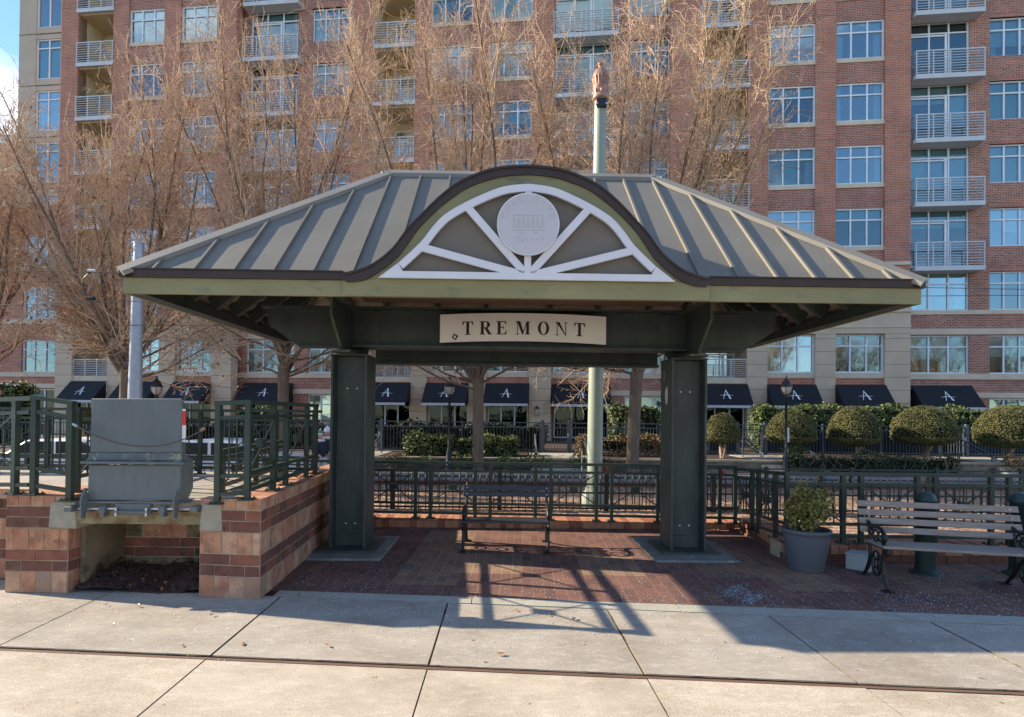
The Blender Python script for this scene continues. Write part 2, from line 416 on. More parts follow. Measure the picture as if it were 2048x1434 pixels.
# ------------------------------------------------------------------ mesh builder
class MB:
    def __init__(s):
        s.v = []; s.f = []; s.mi = []; s.mats = []; s.smooth = []
    def m(s, name):
        if name not in s.mats:
            s.mats.append(name)
        return s.mats.index(name)
    def add(s, verts, faces, mat, smooth=False):
        k = len(s.v)
        i = s.m(mat)
        s.v.extend([tuple(v) for v in verts])
        for f in faces:
            s.f.append(tuple(k + a for a in f))
            s.mi.append(i)
            s.smooth.append(smooth)
    def box(s, x0, x1, y0, y1, z0, z1, mat):
        vs = [(x0, y0, z0), (x1, y0, z0), (x1, y1, z0), (x0, y1, z0), (x0, y0, z1), (x1, y0, z1), (x1, y1, z1), (x0, y1, z1)]
        s.add(vs, [(0, 3, 2, 1), (4, 5, 6, 7), (0, 1, 5, 4), (1, 2, 6, 5), (2, 3, 7, 6), (3, 0, 4, 7)], mat)
    def obox(s, p, ax, ay, az, mat):
        """box from corner p with edge vectors"""
        p, ax, ay, az = Vector(p), Vector(ax), Vector(ay), Vector(az)
        vs = [p, p + ax, p + ax + ay, p + ay, p + az, p + ax + az, p + ax + ay + az, p + ay + az]
        fs = [(0, 3, 2, 1), (4, 5, 6, 7), (0, 1, 5, 4), (1, 2, 6, 5), (2, 3, 7, 6), (3, 0, 4, 7)]
        if ax.cross(ay).dot(az) < 0:
            fs = [tuple(reversed(f)) for f in fs]
        s.add(vs, fs, mat)
    def bar(s, a, b, w, h, mat, up=(0, 0, 1)):
        """square bar centred on segment a-b, w sideways, h along up"""
        a, b, up = Vector(a), Vector(b), Vector(up)
        d = b - a
        side = d.cross(up)
        if side.length < 1e-6:
            side = Vector((1, 0, 0))
        side = side.normalized() * w
        u = side.cross(d).normalized() * h
        s.obox(a - side / 2 - u / 2, d, side, u, mat)
    def tube(s, pts, rs, mat, sides=8, cap=True, smooth=True):
        pts = [Vector(p) for p in pts]
        if isinstance(rs, (int, float)):
            rs = [rs] * len(pts)
        rings = []
        prev = None
        for i, p in enumerate(pts):
            if i == 0:
                d = pts[1] - pts[0]
            elif i == len(pts) - 1:
                d = pts[-1] - pts[-2]
            else:
                d = pts[i + 1] - pts[i - 1]
            d.normalize()
            if prev is None:
                ref = Vector((0, 0, 1)) if abs(d.z) < 0.9 else Vector((1, 0, 0))
                x = d.cross(ref).normalized()
            else:
                x = (prev - d * prev.dot(d)).normalized()
            prev = x
            y = d.cross(x)
            rings.append([p + (x * math.cos(2 * math.pi * k / sides) + y * math.sin(2 * math.pi * k / sides)) * rs[i] for k in range(sides)])
        vs = [v for r in rings for v in r]
        fs = []
        for i in range(len(pts) - 1):
            for k in range(sides):
                a = i * sides + k
                b = i * sides + (k + 1) % sides
                fs.append((a, b, b + sides, a + sides))
        s.add(vs, fs, mat, smooth)
        if cap:
            s.add(rings[0], [tuple(reversed(range(sides)))], mat)
            s.add(rings[-1], [tuple(range(sides))], mat)
    def lathe(s, c, prof, mat, sides=20, smooth=True):
        """prof: list of (radius, z) from bottom to top"""
        c = Vector(c)
        vs = []
        for r, z in prof:
            for k in range(sides):
                a = 2 * math.pi * k / sides
                vs.append(c + Vector((r * math.cos(a), r * math.sin(a), z)))
        fs = []
        for i in range(len(prof) - 1):
            for k in range(sides):
                a = i * sides + k
                b = i * sides + (k + 1) % sides
                fs.append((a, b, b + sides, a + sides))
        s.add(vs, fs, mat, smooth)
        n = len(prof)
        s.add(vs[:sides], [tuple(reversed(range(sides)))], mat)
        s.add(vs[(n - 1) * sides:], [tuple(range(sides))], mat)
    def prism(s, poly, ext, mat, sidemat=None):
        """planar polygon (3d points) extruded by vector ext"""
        poly = [Vector(p) for p in poly]
        ext = Vector(ext)
        n = len(poly)
        vs = poly + [p + ext for p in poly]
        s.add(vs, [tuple(range(n)), tuple(reversed(range(n, 2 * n)))], mat)
        s.add(vs, [(i, i + n, (i + 1) % n + n, (i + 1) % n) for i in range(n)], sidemat or mat)
    def strip(s, outer, inner, ext, mat, closed=False):
        """ribbon between two equal-length polylines, extruded by ext"""
        n = len(outer)
        ext = Vector(ext)
        rng = range(n if closed else n - 1)
        o = [Vector(p) for p in outer]; i_ = [Vector(p) for p in inner]
        vs = o + i_ + [p + ext for p in o] + [p + ext for p in i_]
        fs = []
        for k in rng:
            j = (k + 1) % n
            fs += [(k, j, n + j, n + k), (2 * n + k, 3 * n + k, 3 * n + j, 2 * n + j),
                   (k, 2 * n + k, 2 * n + j, j), (n + k, n + j, 3 * n + j, 3 * n + k)]
        if not closed:
            fs += [(0, n, 3 * n, 2 * n), (n - 1, 3 * n - 1, 4 * n - 1, 2 * n - 1)]
        s.add(vs, fs, mat)
    def quads(s, arr, mat):
        """arr: numpy (n,4,3)"""
        k = len(s.v)
        i = s.m(mat)
        n = len(arr)
        s.v.extend(map(tuple, arr.reshape(-1, 3).tolist()))
        s.f.extend([(k + 4 * a, k + 4 * a + 1, k + 4 * a + 2, k + 4 * a + 3) for a in range(n)])
        s.mi.extend([i] * n)
        s.smooth.extend([False] * n)

def empty(name, loc, label=None, cat=None, group=None, rz=0.0):
    o = bpy.data.objects.new(name, None)
    o.empty_display_size = 0.2
    scene.collection.objects.link(o)
    o.location = loc
    o.rotation_euler = (0, 0, rz)
    tag(o, label, cat, group)
    return o
def tag(o, label=None, cat=None, group=None, kind=None):
    if label: o['label'] = label
    if cat: o['category'] = cat
    if group: o['group'] = group
    if kind: o['kind'] = kind
    return o
def wmat(o):
    m = Matrix.Translation(o.location) @ o.rotation_euler.to_matrix().to_4x4()
    if o.parent:
        m = wmat(o.parent) @ o.matrix_parent_inverse @ m
    return m
def obj(name, mb, parent=None, local=False, fix=False, bevel=0.0):
    me = bpy.data.meshes.new(name)
    me.from_pydata(mb.v, [], mb.f)
    for x in mb.mats:
        me.materials.append(MATS[x])
    me.polygons.foreach_set('material_index', mb.mi)
    me.polygons.foreach_set('use_smooth', mb.smooth)
    me.update()
    if fix or bevel:
        bm = bmesh.new()
        bm.from_mesh(me)
        if fix:
            bmesh.ops.remove_doubles(bm, verts=bm.verts, dist=1e-5)
            bmesh.ops.recalc_face_normals(bm, faces=bm.faces)
        if bevel:
            bmesh.ops.bevel(bm, geom=[e for e in bm.edges if e.is_manifold and e.calc_face_angle(0) > 0.5], offset=bevel, segments=1, affect='EDGES')
        bm.to_mesh(me)
        bm.free()
    o = bpy.data.objects.new(name, me)
    scene.collection.objects.link(o)
    if parent is not None:
        o.parent = parent
        if not local:
            o.matrix_parent_inverse = wmat(parent).inverted()
    return o
def solo(name, mb, label, cat, group=None, kind=None, **k):
    return tag(obj(name, mb, None, **k), label, cat, group, kind)
def struct(name, mb, **k):
    return tag(obj(name, mb, None, **k), kind='structure')
def kids(o):
    return [c for c in o.children]
def copy_tree(o, parent=None, label=None):
    c = o.copy()
    scene.collection.objects.link(c)
    if parent is not None:
        c.parent = parent
    if label:
        c['label'] = label
    for ch in list(o.children):
        copy_tree(ch, c)
    return c

# leaves -----------------------------------------------------------
def leaf_quads(pts, size, flat=0.0, nrm=None):
    n = len(pts)
    a = np.random.normal(size=(n, 3))
    if nrm is not None:
        a = a * 0.75 + nrm
    a /= np.linalg.norm(a, axis=1)[:, None] + 1e-9
    b = np.random.normal(size=(n, 3))
    t = np.cross(a, b); t /= np.linalg.norm(t, axis=1)[:, None] + 1e-9
    u = np.cross(a, t)
    s = size * np.random.uniform(0.6, 1.35, size=(n, 1))
    p = np.asarray(pts)
    return np.stack([p - t * s * 0.5, p + u * s * 0.32, p + t * s * 0.5, p - u * s * 0.32], axis=1)
# ================================================================== GROUND
def isect(p, d, q, e):
    den = d.x * e.y - d.y * e.x
    t = ((q.x - p.x) * e.y - (q.y - p.y) * e.x) / den
    return Vector((p.x + d.x * t, p.y + d.y * t, 0))
def line(a, b):
    p, q = G(*a), G(*b)
    return p, (q - p).normalized()
mb = MB()
mb.box(-400, 400, -60, 700, -0.4, -0.12, 'soil')
struct('ground', mb)
L_rail = line((0, 1297), (2048, 1385))
L_curb = line((530, 1191), (2048, 1251))
L_back = line((560, 1180), (2048, 1233))
joints = [line(a, b) for a, b in (((206, 1192), (0, 1290)), ((563, 1192), (277, 1432)), ((895, 1207), (825, 1434)),
                                  ((1216, 1220), (1338, 1434)), ((1533, 1228), (1804, 1431)), ((1849, 1238), (2039, 1333)))]
jd = Vector((-0.021, 1, 0)).normalized()
jp = [isect(p, d, *L_rail) for p, d in joints]
step = (jp[4] - jp[1]) / 3
jlines = [(jp[0] - step * k, jd) for k in (4, 3, 2, 1)] + list(joints) + [(jp[5] + step * k, jd) for k in (1, 2, 3, 4)]
near = (Vector((0, -3.0, 0)), Vector((1, -0.0646, 0)).normalized())
def slab_row(name, la, lb, mat_):
    mb = MB()
    for i in range(len(jlines) - 1):
        a, b = jlines[i], jlines[i + 1]
        c = [isect(*a, *lb), isect(*b, *lb), isect(*b, *la), isect(*a, *la)]
        m = sum(c, Vector()) / 4
        g = 0.003
        w = (c[1] - c[0]).length
        q = []
        for k, v in enumerate(c):
            dx = (c[1] - c[0]).normalized() * (g if k in (0, 3) else -g)
            q.append(v + dx)
        hz = random.uniform(-0.003, 0.003)
        top = [Vector((v.x, v.y, hz)) for v in q]
        inn = [v + (m - v).normalized() * 0.008 for v in top]
        edge = [Vector((v.x, v.y, hz - 0.007)) for v in q]
        bot = [Vector((v.x, v.y, -0.14)) for v in q]
        mb.add([Vector((v.x, v.y, hz)) for v in inn], [(0, 1, 2, 3)], mat_)
        mb.add(inn + edge, [(j, 4 + j, 4 + (j + 1) % 4, (j + 1) % 4) for j in range(4)], 'concrete_stain')
        mb.add(edge + bot, [(j, 4 + j, 4 + (j + 1) % 4, (j + 1) % 4) for j in range(4)], 'gap_dark')
    return struct(name, mb, fix=True)
def shift(l, off):
    return (l[0] + Vector((0, off, 0)), l[1])
slab_row('sidewalk', L_curb, shift(L_rail, 0.034), 'concrete_walk')
slab_row('forecourt_pavement', shift(L_rail, -0.034), near, 'concrete_old')
mb = MB()
mb.box(-16, -2.95, 4.9, 6.3, -0.11, -0.012, 'concrete_walk')
struct('pavement_edge', mb)
mb = MB()   # steel rail set in its groove
for a, b, z0, z1 in ((-0.020, 0.014, -0.1, -0.006), (0.014, 0.022, -0.1, -0.03)):
    p0 = shift(L_rail, a)[0] - L_rail[1] * 8
    mb.obox((p0.x, p0.y, z0), L_rail[1] * 30, Vector((0, b - a, 0)), (0, 0, z1 - z0), 'rail_rust')
struct('tram_rail', mb)
mb = MB()   # smooth concrete band between pavement and brick paving
cl = [G(545, 1191.8), G(560, 1180.2)]
e0 = isect(cl[0], jd, *shift(L_curb, 0.012)); e1 = isect(cl[0], jd, *shift(L_back, -0.006))
for k in range(5):
    a0 = e0 + L_curb[1] * (k * 1.9 + 0.004); a1 = e0 + L_curb[1] * ((k + 1) * 1.9 - 0.004)
    b0 = isect(a0, jd, *shift(L_back, -0.006)); b1 = isect(a1, jd, *shift(L_back, -0.006))
    dn = Vector((0, 0, -0.12))
    mb.prism([a0, a1, b1, b0], dn, 'concrete_band')
struct('kerb_band', mb, fix=True)
mb = MB()
q = [isect(G(500, 1180), jd, *L_back), isect(Vector((11, 0, 0)), Vector((0, 1, 0)), *L_back), Vector((11, 8.75, 0)), Vector((-2.95, 8.75, 0))]
mb.prism(q, (0, 0, -0.1), 'paver')
struct('brick_paving', mb, fix=True)
mb = MB()
W2 = G(1572, 1123)
mb.box(-30, W2.x + 0.1, 8.95, 13.12, -0.1, 0.03, 'pebble')
mb.box(W2.x + 0.1, 30, W2.y + 0.25, 13.12, -0.1, 0.03, 'pebble')
struct('gravel_bed', mb)
mb = MB()
mb.box(-60, 60, 13.34, 16.1, -0.1, 0.015, 'road')
struct('road', mb)
mb = MB()
mb.box(-60, 60, 16.1, 16.72, -0.1, 0.03, 'soil')
mb.box(-60, 60, 16.92, 40, -0.1, 0.37, 'mulch')
struct('planting_bed', mb)
mb = MB()
bm_ = MB()
for k in range(130):
    x = -18 + k * 0.3
    mb.box(x, x + 0.288, 13.12, 13.33, -0.05, 0.125 + random.uniform(-.003, .003), random.choice(['brick_dark', 'brick_redbrown', 'brick_redbrown']))
solo('brick_kerb', mb, 'low dark red brick kerb between the gravel bed and the road', 'kerb')
mb = MB()
for k in range(34):
    x = -42 + k * 2.5
    mb.box(x, x + 2.494, 16.72, 16.92, 0, 0.34, 'concrete_stain')
    mb.box(x, x + 2.494, 16.69, 16.95, 0.34, 0.40, 'cap_stone')
solo('retaining_wall', mb, 'low concrete retaining wall with pale cap edging the planting bed', 'wall')

# ================================================================== SHELTER
C0 = Vector((0.137, 5.40, 0)); SY = R(1.0)
SU = Vector((math.cos(SY), math.sin(SY), 0)); SV = Vector((-math.sin(SY), math.cos(SY), 0))
def CL(px, py, v=0.0):
    r = ray(px, py)
    p0 = Vector((0, 0, EYE))
    t = ((C0 - p0).dot(SV) + v) / r.dot(SV)
    p = p0 + r * t
    return (p - C0).dot(SU), p.z
shelter = empty('transit_shelter', C0, 'dark green steel transit shelter with hipped metal roof and arched sunburst gable', 'shelter', rz=SY)
def part(name, mb, parent=None, **k):
    return obj(name, mb, parent or shelter, local=True, **k)
HU, HV, RU = 3.95, 3.74, 1.77          # half length, depth, half ridge
ZE, ZB, ZG = 3.10, 3.035, 2.88         # eave top, trim bottom, fascia bottom
ZR = 4.90
def slope_z(v):
    return ZE + (ZR - ZE) * v / (HV / 2)
roof_mb = MB()
A, B_, C_, D_ = (-HU, 0, ZE), (HU, 0, ZE), (HU, HV, ZE), (-HU, HV, ZE)
E_, F_ = (-RU, HV / 2, ZR), (RU, HV / 2, ZR)
def panel_split(fr):
    pass
roof_mb.add([A, B_, F_, E_], [(0, 1, 2, 3)], 'roof_metal')
roof_mb.add([B_, C_, F_], [(0, 1, 2)], 'roof_metal')
roof_mb.add([C_, D_, E_, F_], [(0, 1, 2, 3)], 'roof_metal')
roof_mb.add([D_, A, E_], [(0, 1, 2)], 'roof_metal')
roof = part('roof', roof_mb)
# standing seams, straight up each slope
def seam(mb, a, b, up, w=0.026, h=0.032):
    a, b, up = Vector(a), Vector(b), Vector(up).normalized()
    mb.bar(a + up * h / 2, b + up * h / 2, w, h, 'roof_metal', up)
nf = Vector((0, -(ZR - ZE), HV / 2)).normalized()
nb_ = Vector((0, (ZR - ZE), HV / 2)).normalized()
def arch_z(u):   # filled in below
    return None
seam_us = [0.175 + 0.385 * k for k in range(10)]
# arch outline (left half, measured) ---------------------------------
def half(pts, v):
    out = []
    for px, py in pts:
        u, z = CL(px, py, v)
        out.append((u, z))
    return out
VF = -0.05
oL = half([(680, 547.5), (711, 540), (741.5, 527.5), (779, 498), (808, 460), (834, 433), (871, 396), (916, 362), (974, 339), (1014, 332.5), (1052.5, 331)], VF)
iL = half([(680, 563.5), (714, 562), (748, 547), (793, 511), (828, 462), (858, 430), (893, 400), (934, 373), (988, 355), (1020, 350), (1052.5, 348.6)], VF)
def smooth_pts(p, n=3):
    # Catmull-Rom
    out = []
    for i in range(len(p) - 1):
        p0 = p[max(i - 1, 0)]; p1 = p[i]; p2 = p[i + 1]; p3 = p[min(i + 2, len(p) - 1)]
        for k in range(n):
            t = k / n
            out.append(tuple(0.5 * ((2 * b) + (-a + c) * t + (2 * a - 5 * b + 4 * c - d) * t * t + (-a + 3 * b - 3 * c + d) * t ** 3) for a, b, c, d in zip(p0, p1, p2, p3)))
    out.append(p[-1])
    return out
def mirror(L):
    u0 = L[-1][0]
    return [(u - u0, z) for u, z in L] + [(-(u - u0), z) for u, z in reversed(L[:-1])]
oA = mirror(smooth_pts(oL)); iA = mirror(smooth_pts(iL))
# make both ends level with the eave trim
oA[0] = (oA[0][0], ZE + 0.005); oA[-1] = (oA[-1][0], ZE + 0.005)
iA[0] = (iA[0][0], ZB); iA[-1] = (iA[-1][0], ZB)
def oz(u):
    for (a, za), (b, zb) in zip(oA[:-1], oA[1:]):
        if a <= u <= b and b > a:
            return za + (zb - za) * (u - a) / (b - a)
    return ZE
for sgn in (-1, 1):
    for k, u0 in enumerate(seam_us):
        u = sgn * u0
        # front: starts at the eave or where the dormer vault meets the slope
        v0 = max(0.0, (oz(u) - ZE) / (ZR - ZE) * HV / 2) if abs(u) < abs(oA[0][0]) else 0.0
        v1 = HV / 2 if abs(u) <= RU else HV / 2 * (HU - abs(u)) / (HU - RU)
        if v1 - v0 > 0.08:
            s = MB()
            seam(s, (u, v0 + 0.005, slope_z(v0)), (u, v1 - 0.05, slope_z(v1 - 0.05)), nf)
            part('standing_seam', s, roof)
        s = MB()
        seam(s, (u, HV - 0.005, ZE), (u, HV - v1 + 0.05, slope_z(v1 - 0.05)), nb_)
        part('standing_seam', s, roof)
    for k in range(1, 9):
        v = k * 0.416
        t = 1 - abs(v - HV / 2) / (HV / 2)
        if t > 0.08:
            s = MB()
            up = Vector((sgn * (ZR - ZE), 0, HU - RU)).normalized()
            seam(s, (sgn * (HU - 0.005), v, ZE), (sgn * (HU - (HU - RU) * (t - 0.04)), v, ZE + (ZR - ZE) * (t - 0.04)), up)
            part('standing_seam', s, roof)
# ridge and hip caps: folded strips standing on the seams
def cap(a, b, n1, n2, w=0.12, lift=0.042):
    a, b, n1, n2 = Vector(a), Vector(b), Vector(n1).normalized(), Vector(n2).normalized()
    d = (b - a).normalized()
    m = (n1 + n2).normalized()
    s1 = d.cross(n1); s1 = s1 if s1.dot(n2) < 0 else -s1
    s2 = d.cross(n2); s2 = s2 if s2.dot(n1) < 0 else -s2
    k = MB()
    top = m * lift / max(0.4, m.dot(n1))
    P = lambda p: [p + top + s1 * w, p + top, p + top + s2 * w, p + s2 * w + n2 * 0.004, p + s1 * w + n1 * 0.004]
    pa, pb = P(a), P(b)
    k.add(pa + pb, [(0, 1, 6, 5), (1, 2, 7, 6), (2, 3, 8, 7), (4, 0, 5, 9), (0, 4, 3, 2, 1), (5, 6, 7, 8, 9)], 'roof_cap')
    return k
nl = Vector((-(ZR - ZE), 0, HU - RU)); nr = Vector((ZR - ZE, 0, HU - RU))
part('ridge_cap', cap(E_, F_, nf, nb_, 0.10), roof, fix=True)
for a, b, n1, n2 in ((A, E_, nf, nl), (B_, F_, nf, nr), (C_, F_, nb_, nr), (D_, E_, nb_, nl)):
    va, vb = Vector(a), Vector(b)
    part('hip_cap', cap(va + (va - vb).normalized() * 0.015, vb, n1, n2), roof, fix=True)
# corrugated deck seen from below: shallow folded ribs following each slope
deck = MB()
def deck_slope(p0, p1, q0, q1, ribs):
    """p0-p1 eave edge, q0-q1 top edge; ribs run along the eave"""
    p0, p1, q0, q1 = map(Vector, (p0, p1, q0, q1))
    rows = []
    for k in range(ribs * 4 + 1):
        t = k / (ribs * 4)
        dz = -0.055 - (0.028 if k % 4 in (1, 2) else 0.0)
        rows += [p0.lerp(q0, t) + Vector((0, 0, dz)), p1.lerp(q1, t) + Vector((0, 0, dz))]
    deck.add(rows, [(2 * k, 2 * k + 2, 2 * k + 3, 2 * k + 1) for k in range(ribs * 4)], 'deck_under')
ins = 0.03
deck_slope((-HU + ins, ins, ZE), (HU - ins, ins, ZE), E_, F_, 15)
deck_slope((HU - ins, HV - ins, ZE), (-HU + ins, HV - ins, ZE), F_, E_, 15)
deck_slope((HU - ins, ins, ZE), (HU - ins, HV - ins, ZE), F_, F_, 15)
deck_slope((-HU + ins, HV - ins, ZE), (-HU + ins, ins, ZE), E_, E_, 15)
part('roof_deck', deck)
# rafters under the deck
def rafter(a, b, w=0.065, h=0.20, name='rafter'):
    r = MB()
    dz = Vector((0, 0, -0.10 - h / 2))
    r.bar(Vector(a) + dz, Vector(b) + dz, w, h, 'shelter_steel')
    part(name, r)
for a, b in ((A, E_), (B_, F_), (C_, F_), (D_, E_)):
    rafter(Vector(a).lerp(Vector(b), 0.05), Vector(a).lerp(Vector(b), 0.98), 0.10, 0.20, 'hip_rafter')
for sgn in (-1, 1):
    for v in (0.36, 0.86, 1.37, 1.87, 2.38, 2.88, 3.38):
        t = 1 - abs(v - HV / 2) / (HV / 2)
        rafter((sgn * (HU - 0.17), v, ZE + 0.02 + 0.17 * (ZR - ZE) / (HU - RU)), (sgn * (HU - (HU - RU) * t * 0.93), v, ZE + (ZR - ZE) * t * 0.93))
    for u in (0.5, 1.25, 2.05, 2.65, 3.25):
        t = 1.0 if u <= RU else (HU - u) / (HU - RU)
        for f in (0, 1):
            v0 = 0.17 if f == 0 else HV - 0.17
            v1 = HV / 2 * t * 0.93 if f == 0 else HV - HV / 2 * t * 0.93
            rafter((sgn * u, v0, slope_z(0.17) + 0.02), (sgn * u, v1, ZE + (ZR - ZE) * t * 0.93))
# green fascia boards and the dark drip trim above them
T = 0.035
aw = abs(oA[0][0])
fm = MB()
fm.box(-HU + 0.02, HU - 0.02, 0.0, T, ZG, ZB, 'fascia_green')
part('fascia', fm)
for x0, x1, y0, y1 in ((-HU + 0.02, HU - 0.02, HV - T, HV), (-HU + 0.02, -HU + 0.02 + T, T + 0.002, HV - T - 0.002), (HU - 0.02 - T, HU - 0.02, T + 0.002, HV - T - 0.002)):
    fm = MB()
    fm.box(x0, x1, y0, y1, ZG, ZB, 'fascia_green')
    part('fascia', fm)
for x0, x1, y0, y1 in ((-HU - 0.01, -aw, -0.022, 0.05), (aw, HU + 0.01, -0.022, 0.05), (-HU - 0.01, HU + 0.01, HV - 0.05, HV + 0.022),
                       (-HU - 0.01, -HU + 0.05, 0.052, HV - 0.052), (HU - 0.05, HU + 0.01, 0.052, HV - 0.052)):
    tm = MB()
    tm.box(x0, x1, y0, y1, ZB + 0.002, ZE + 0.012, 'bronze_trim')
    tm.box(x0, x1, y0 - (0.012 if y0 < 0 else 0), y1 + (0.012 if y1 > HV else 0), ZE + 0.012, ZE + 0.024, 'bronze_trim')
    part('drip_trim', tm)
for x0, x1, y0, y1 in ((-HU + 0.058, -HU + 0.20, 0.04, HV - 0.04), (HU - 0.20, HU - 0.058, 0.04, HV - 0.04), (-HU + 0.202, HU - 0.202, HV - 0.18, HV - 0.04)):
    cm = MB()
    cm.box(x0, x1, y0, y1, ZG + 0.004, ZG + 0.12, 'shelter_steel')
    part('edge_channel', cm)
# arched dormer: vault skin, dark edge ribbon, green face
vm = MB()
n = len(oA)
front = [(u, VF, z) for u, z in oA]
vback = []
for u, z in oA:
    v = (z - ZE) / (ZR - ZE) * HV / 2 + 0.10
    vback.append((u, max(v, 0.06), z - 0.004))
vm.add(front + vback, [(k, k + 1, n + k + 1, n + k) for k in range(n - 1)], 'bronze_trim')
part('dormer_vault', vm)
em = MB()
em.strip([(u, VF, z) for u, z in oA], [(u, VF, z) for u, z in iA], (0, 0.09, 0), 'bronze_trim')
em.strip([(u, VF - 0.012, z + 0.006) for u, z in oA], [(u, VF - 0.012, z - 0.018) for u, z in oA], (0, 0.011, 0), 'bronze_trim')
part('arch_trim', em, fix=True)
# sunburst outline
wL = half([(753.5, 559.5), (793, 526.6), (837, 486), (858, 459), (885, 431), (929.5, 405), (988, 379.5), (1020, 372.5), (1052.5, 370)], VF)
wA = mirror(smooth_pts(wL))
zb = CL(1052, 560.5, VF)[1]
wA[0] = (wA[0][0], zb); wA[-1] = (wA[-1][0], zb)
# green face = between arch trim and sunburst opening, plus below it to the fascia
gm = MB()
def resample(P, n):
    P = [Vector((u, z)) for u, z in P]
    L = [0]
    for a, b in zip(P[:-1], P[1:]):
        L.append(L[-1] + (b - a).length)
    out = []
    for k in range(n):
        t = L[-1] * k / (n - 1)
        i = 0
        while i < len(L) - 2 and L[i + 1] < t:
            i += 1
        w = (t - L[i]) / max(1e-9, L[i + 1] - L[i])
        q = P[i].lerp(P[i + 1], w)
        out.append((q.x, q.y))
    return out
NA = 61
gi = resample(iA, NA); gw = resample(wA, NA)
gm.strip([(u, VF + 0.02, z) for u, z in gi], [(u, VF + 0.02, z) for u, z in gw], (0, 0.03, 0), 'fascia_green')
gb = [(u, VF + 0.02, ZB) for u, z in gi]
x0, x1 = gi[0][0], gi[-1][0]
gm.add([(x0, VF + 0.02, ZB - 0.0005), (gw[0][0], VF + 0.02, zb), (gw[-1][0], VF + 0.02, zb), (x1, VF + 0.02, ZB - 0.0005), (x1, VF + 0.02, ZG), (x0, VF + 0.02, ZG)], [(0, 5, 4, 3, 2, 1)], 'fascia_green')
gm.add([(x0, VF + 0.02, ZG), (x1, VF + 0.02, ZG), (x1, 0.0, ZG), (x0, 0.0, ZG)], [(0, 3, 2, 1)], 'fascia_green')
gm.add([(x0, VF + 0.02, ZG), (x0, 0.0, ZG), (x0, 0.0, ZB), (x0, VF + 0.02, ZB)], [(0, 1, 2, 3)], 'fascia_green')
gm.add([(x1, VF + 0.02, ZG), (x1, 0.0, ZG), (x1, 0.0, ZB), (x1, VF + 0.02, ZB)], [(3, 2, 1, 0)], 'fascia_green')
part('gable_face', gm)
pm = MB()
pm.prism([(u, VF + 0.045, z) for u, z in gw], (0, 0.03, 0), 'taupe_panel')
part('gable_panel', pm)
# white sunburst
def inset_arc(P, d):
    out = []
    for k in range(len(P)):
        a = Vector(P[max(k - 1, 0)]); b = Vector(P[min(k + 1, len(P) - 1)])
        t = (b - a).normalized()
        nrm = Vector((t.y, -t.x))
        q = Vector(P[k]) + nrm * d
        out.append((q.x, q.y))
    return out
sm = MB()
wR = resample(wA, NA)
wI = inset_arc(wR, 0.072)
k0 = next(k for k in range(NA) if wI[k][1] > zb + 0.066)
VS = VF - 0.03
FT = (0, 0.032, 0)
wo = [(u * 0.996, VS, z) for u, z in wR[k0:NA - k0]]; wi = [(u, VS, z) for u, z in wI[k0:NA - k0]]
sm.strip(wo, wi, FT, 'white_frame')
b0 = [(wR[0][0], VS, zb), (wR[-1][0], VS, zb), (wo[-1][0], VS, wo[-1][2]), (wi[-1][0], VS, zb + 0.066), (wi[0][0], VS, zb + 0.066), (wo[0][0], VS, wo[0][2])]
sm.prism(b0, FT, 'white_frame')
hub = Vector((0, zb + 0.035))
def spoke(px, py, w=0.072):
    e = Vector(CL(px, py, VS)); e.x -= CL(1052.5, 460, VS)[0]
    for s_ in (-1, 1):
        a = Vector((0, hub.y)); b = Vector((s_ * abs(e.x), e.y))
        d = (b - a).normalized(); nrm = Vector((-d.y, d.x)) * w / 2
        a2 = a + d * 0.06
        sm.prism([(a2.x + nrm.x, VS + 0.001, a2.y + nrm.y), (b.x + nrm.x, VS + 0.001, b.y + nrm.y), (b.x - nrm.x, VS + 0.001, b.y - nrm.y), (a2.x - nrm.x, VS + 0.001, a2.y - nrm.y)], FT, 'white_frame')
spoke(930, 412); spoke(836, 493)
ztop = CL(1052, 376, VS)[1]
sm.box(-0.033, 0.033, VS + 0.002, VS + 0.033, hub.y, ztop, 'white_frame')
part('sunburst_frame', sm, fix=True)
mc_u, mc_z = 0.0, CL(1053, 450.5, VS)[1]
mr = (CL(1053, 388.5, VS)[1] - CL(1053, 512.5, VS)[1]) / 2
mm = MB()
ring = [(mr * math.cos(2 * math.pi * k / 64), mr * math.sin(2 * math.pi * k / 64)) for k in range(64)]
mm.prism([(mc_u + a, VS - 0.032, mc_z + b) for a, b in ring], (0, 0.030, 0), 'medallion_white')
mm.strip([(mc_u + a, VS - 0.036, mc_z + b) for a, b in ring], [(mc_u + a * .965, VS - 0.036, mc_z + b * .965) for a, b in ring], (0, 0.004, 0), 'white_frame', True)
med = part('medallion', mm, fix=True)
# faded writing round the medallion and a faded tram, slightly raised
def font_mesh(ch, size):
    cu = bpy.data.curves.new('glyph', 'FONT')
    cu.body = ch; cu.size = size; cu.align_x = 'CENTER'; cu.resolution_u = 3
    o = bpy.data.objects.new('glyph', cu)
    scene.collection.objects.link(o)
    dg = bpy.context.evaluated_depsgraph_get()
    me = bpy.data.meshes.new_from_object(o.evaluated_get(dg))
    vs = [tuple(v.co) for v in me.vertices]; fs = [tuple(p.vertices) for p in me.polygons]
    bpy.data.objects.remove(o); bpy.data.curves.remove(cu); bpy.data.meshes.remove(me)
    return vs, fs
pr = MB()
word = 'CHARLOTTE'
for k, ch in enumerate(word):
    ang = R(90 + 70 - 140 * k / (len(word) - 1))
    vs, fs = font_mesh(ch, 0.085)
    rr = mr * 0.70
    ca, sa = math.cos(ang - R(90)), math.sin(ang - R(90))
    pr.add([(mc_u + math.cos(ang) * rr + x * ca - y * sa, VS - 0.0335, mc_z + math.sin(ang) * rr + x * sa + y * ca) for x, y, _ in vs], fs, 'medallion_print')
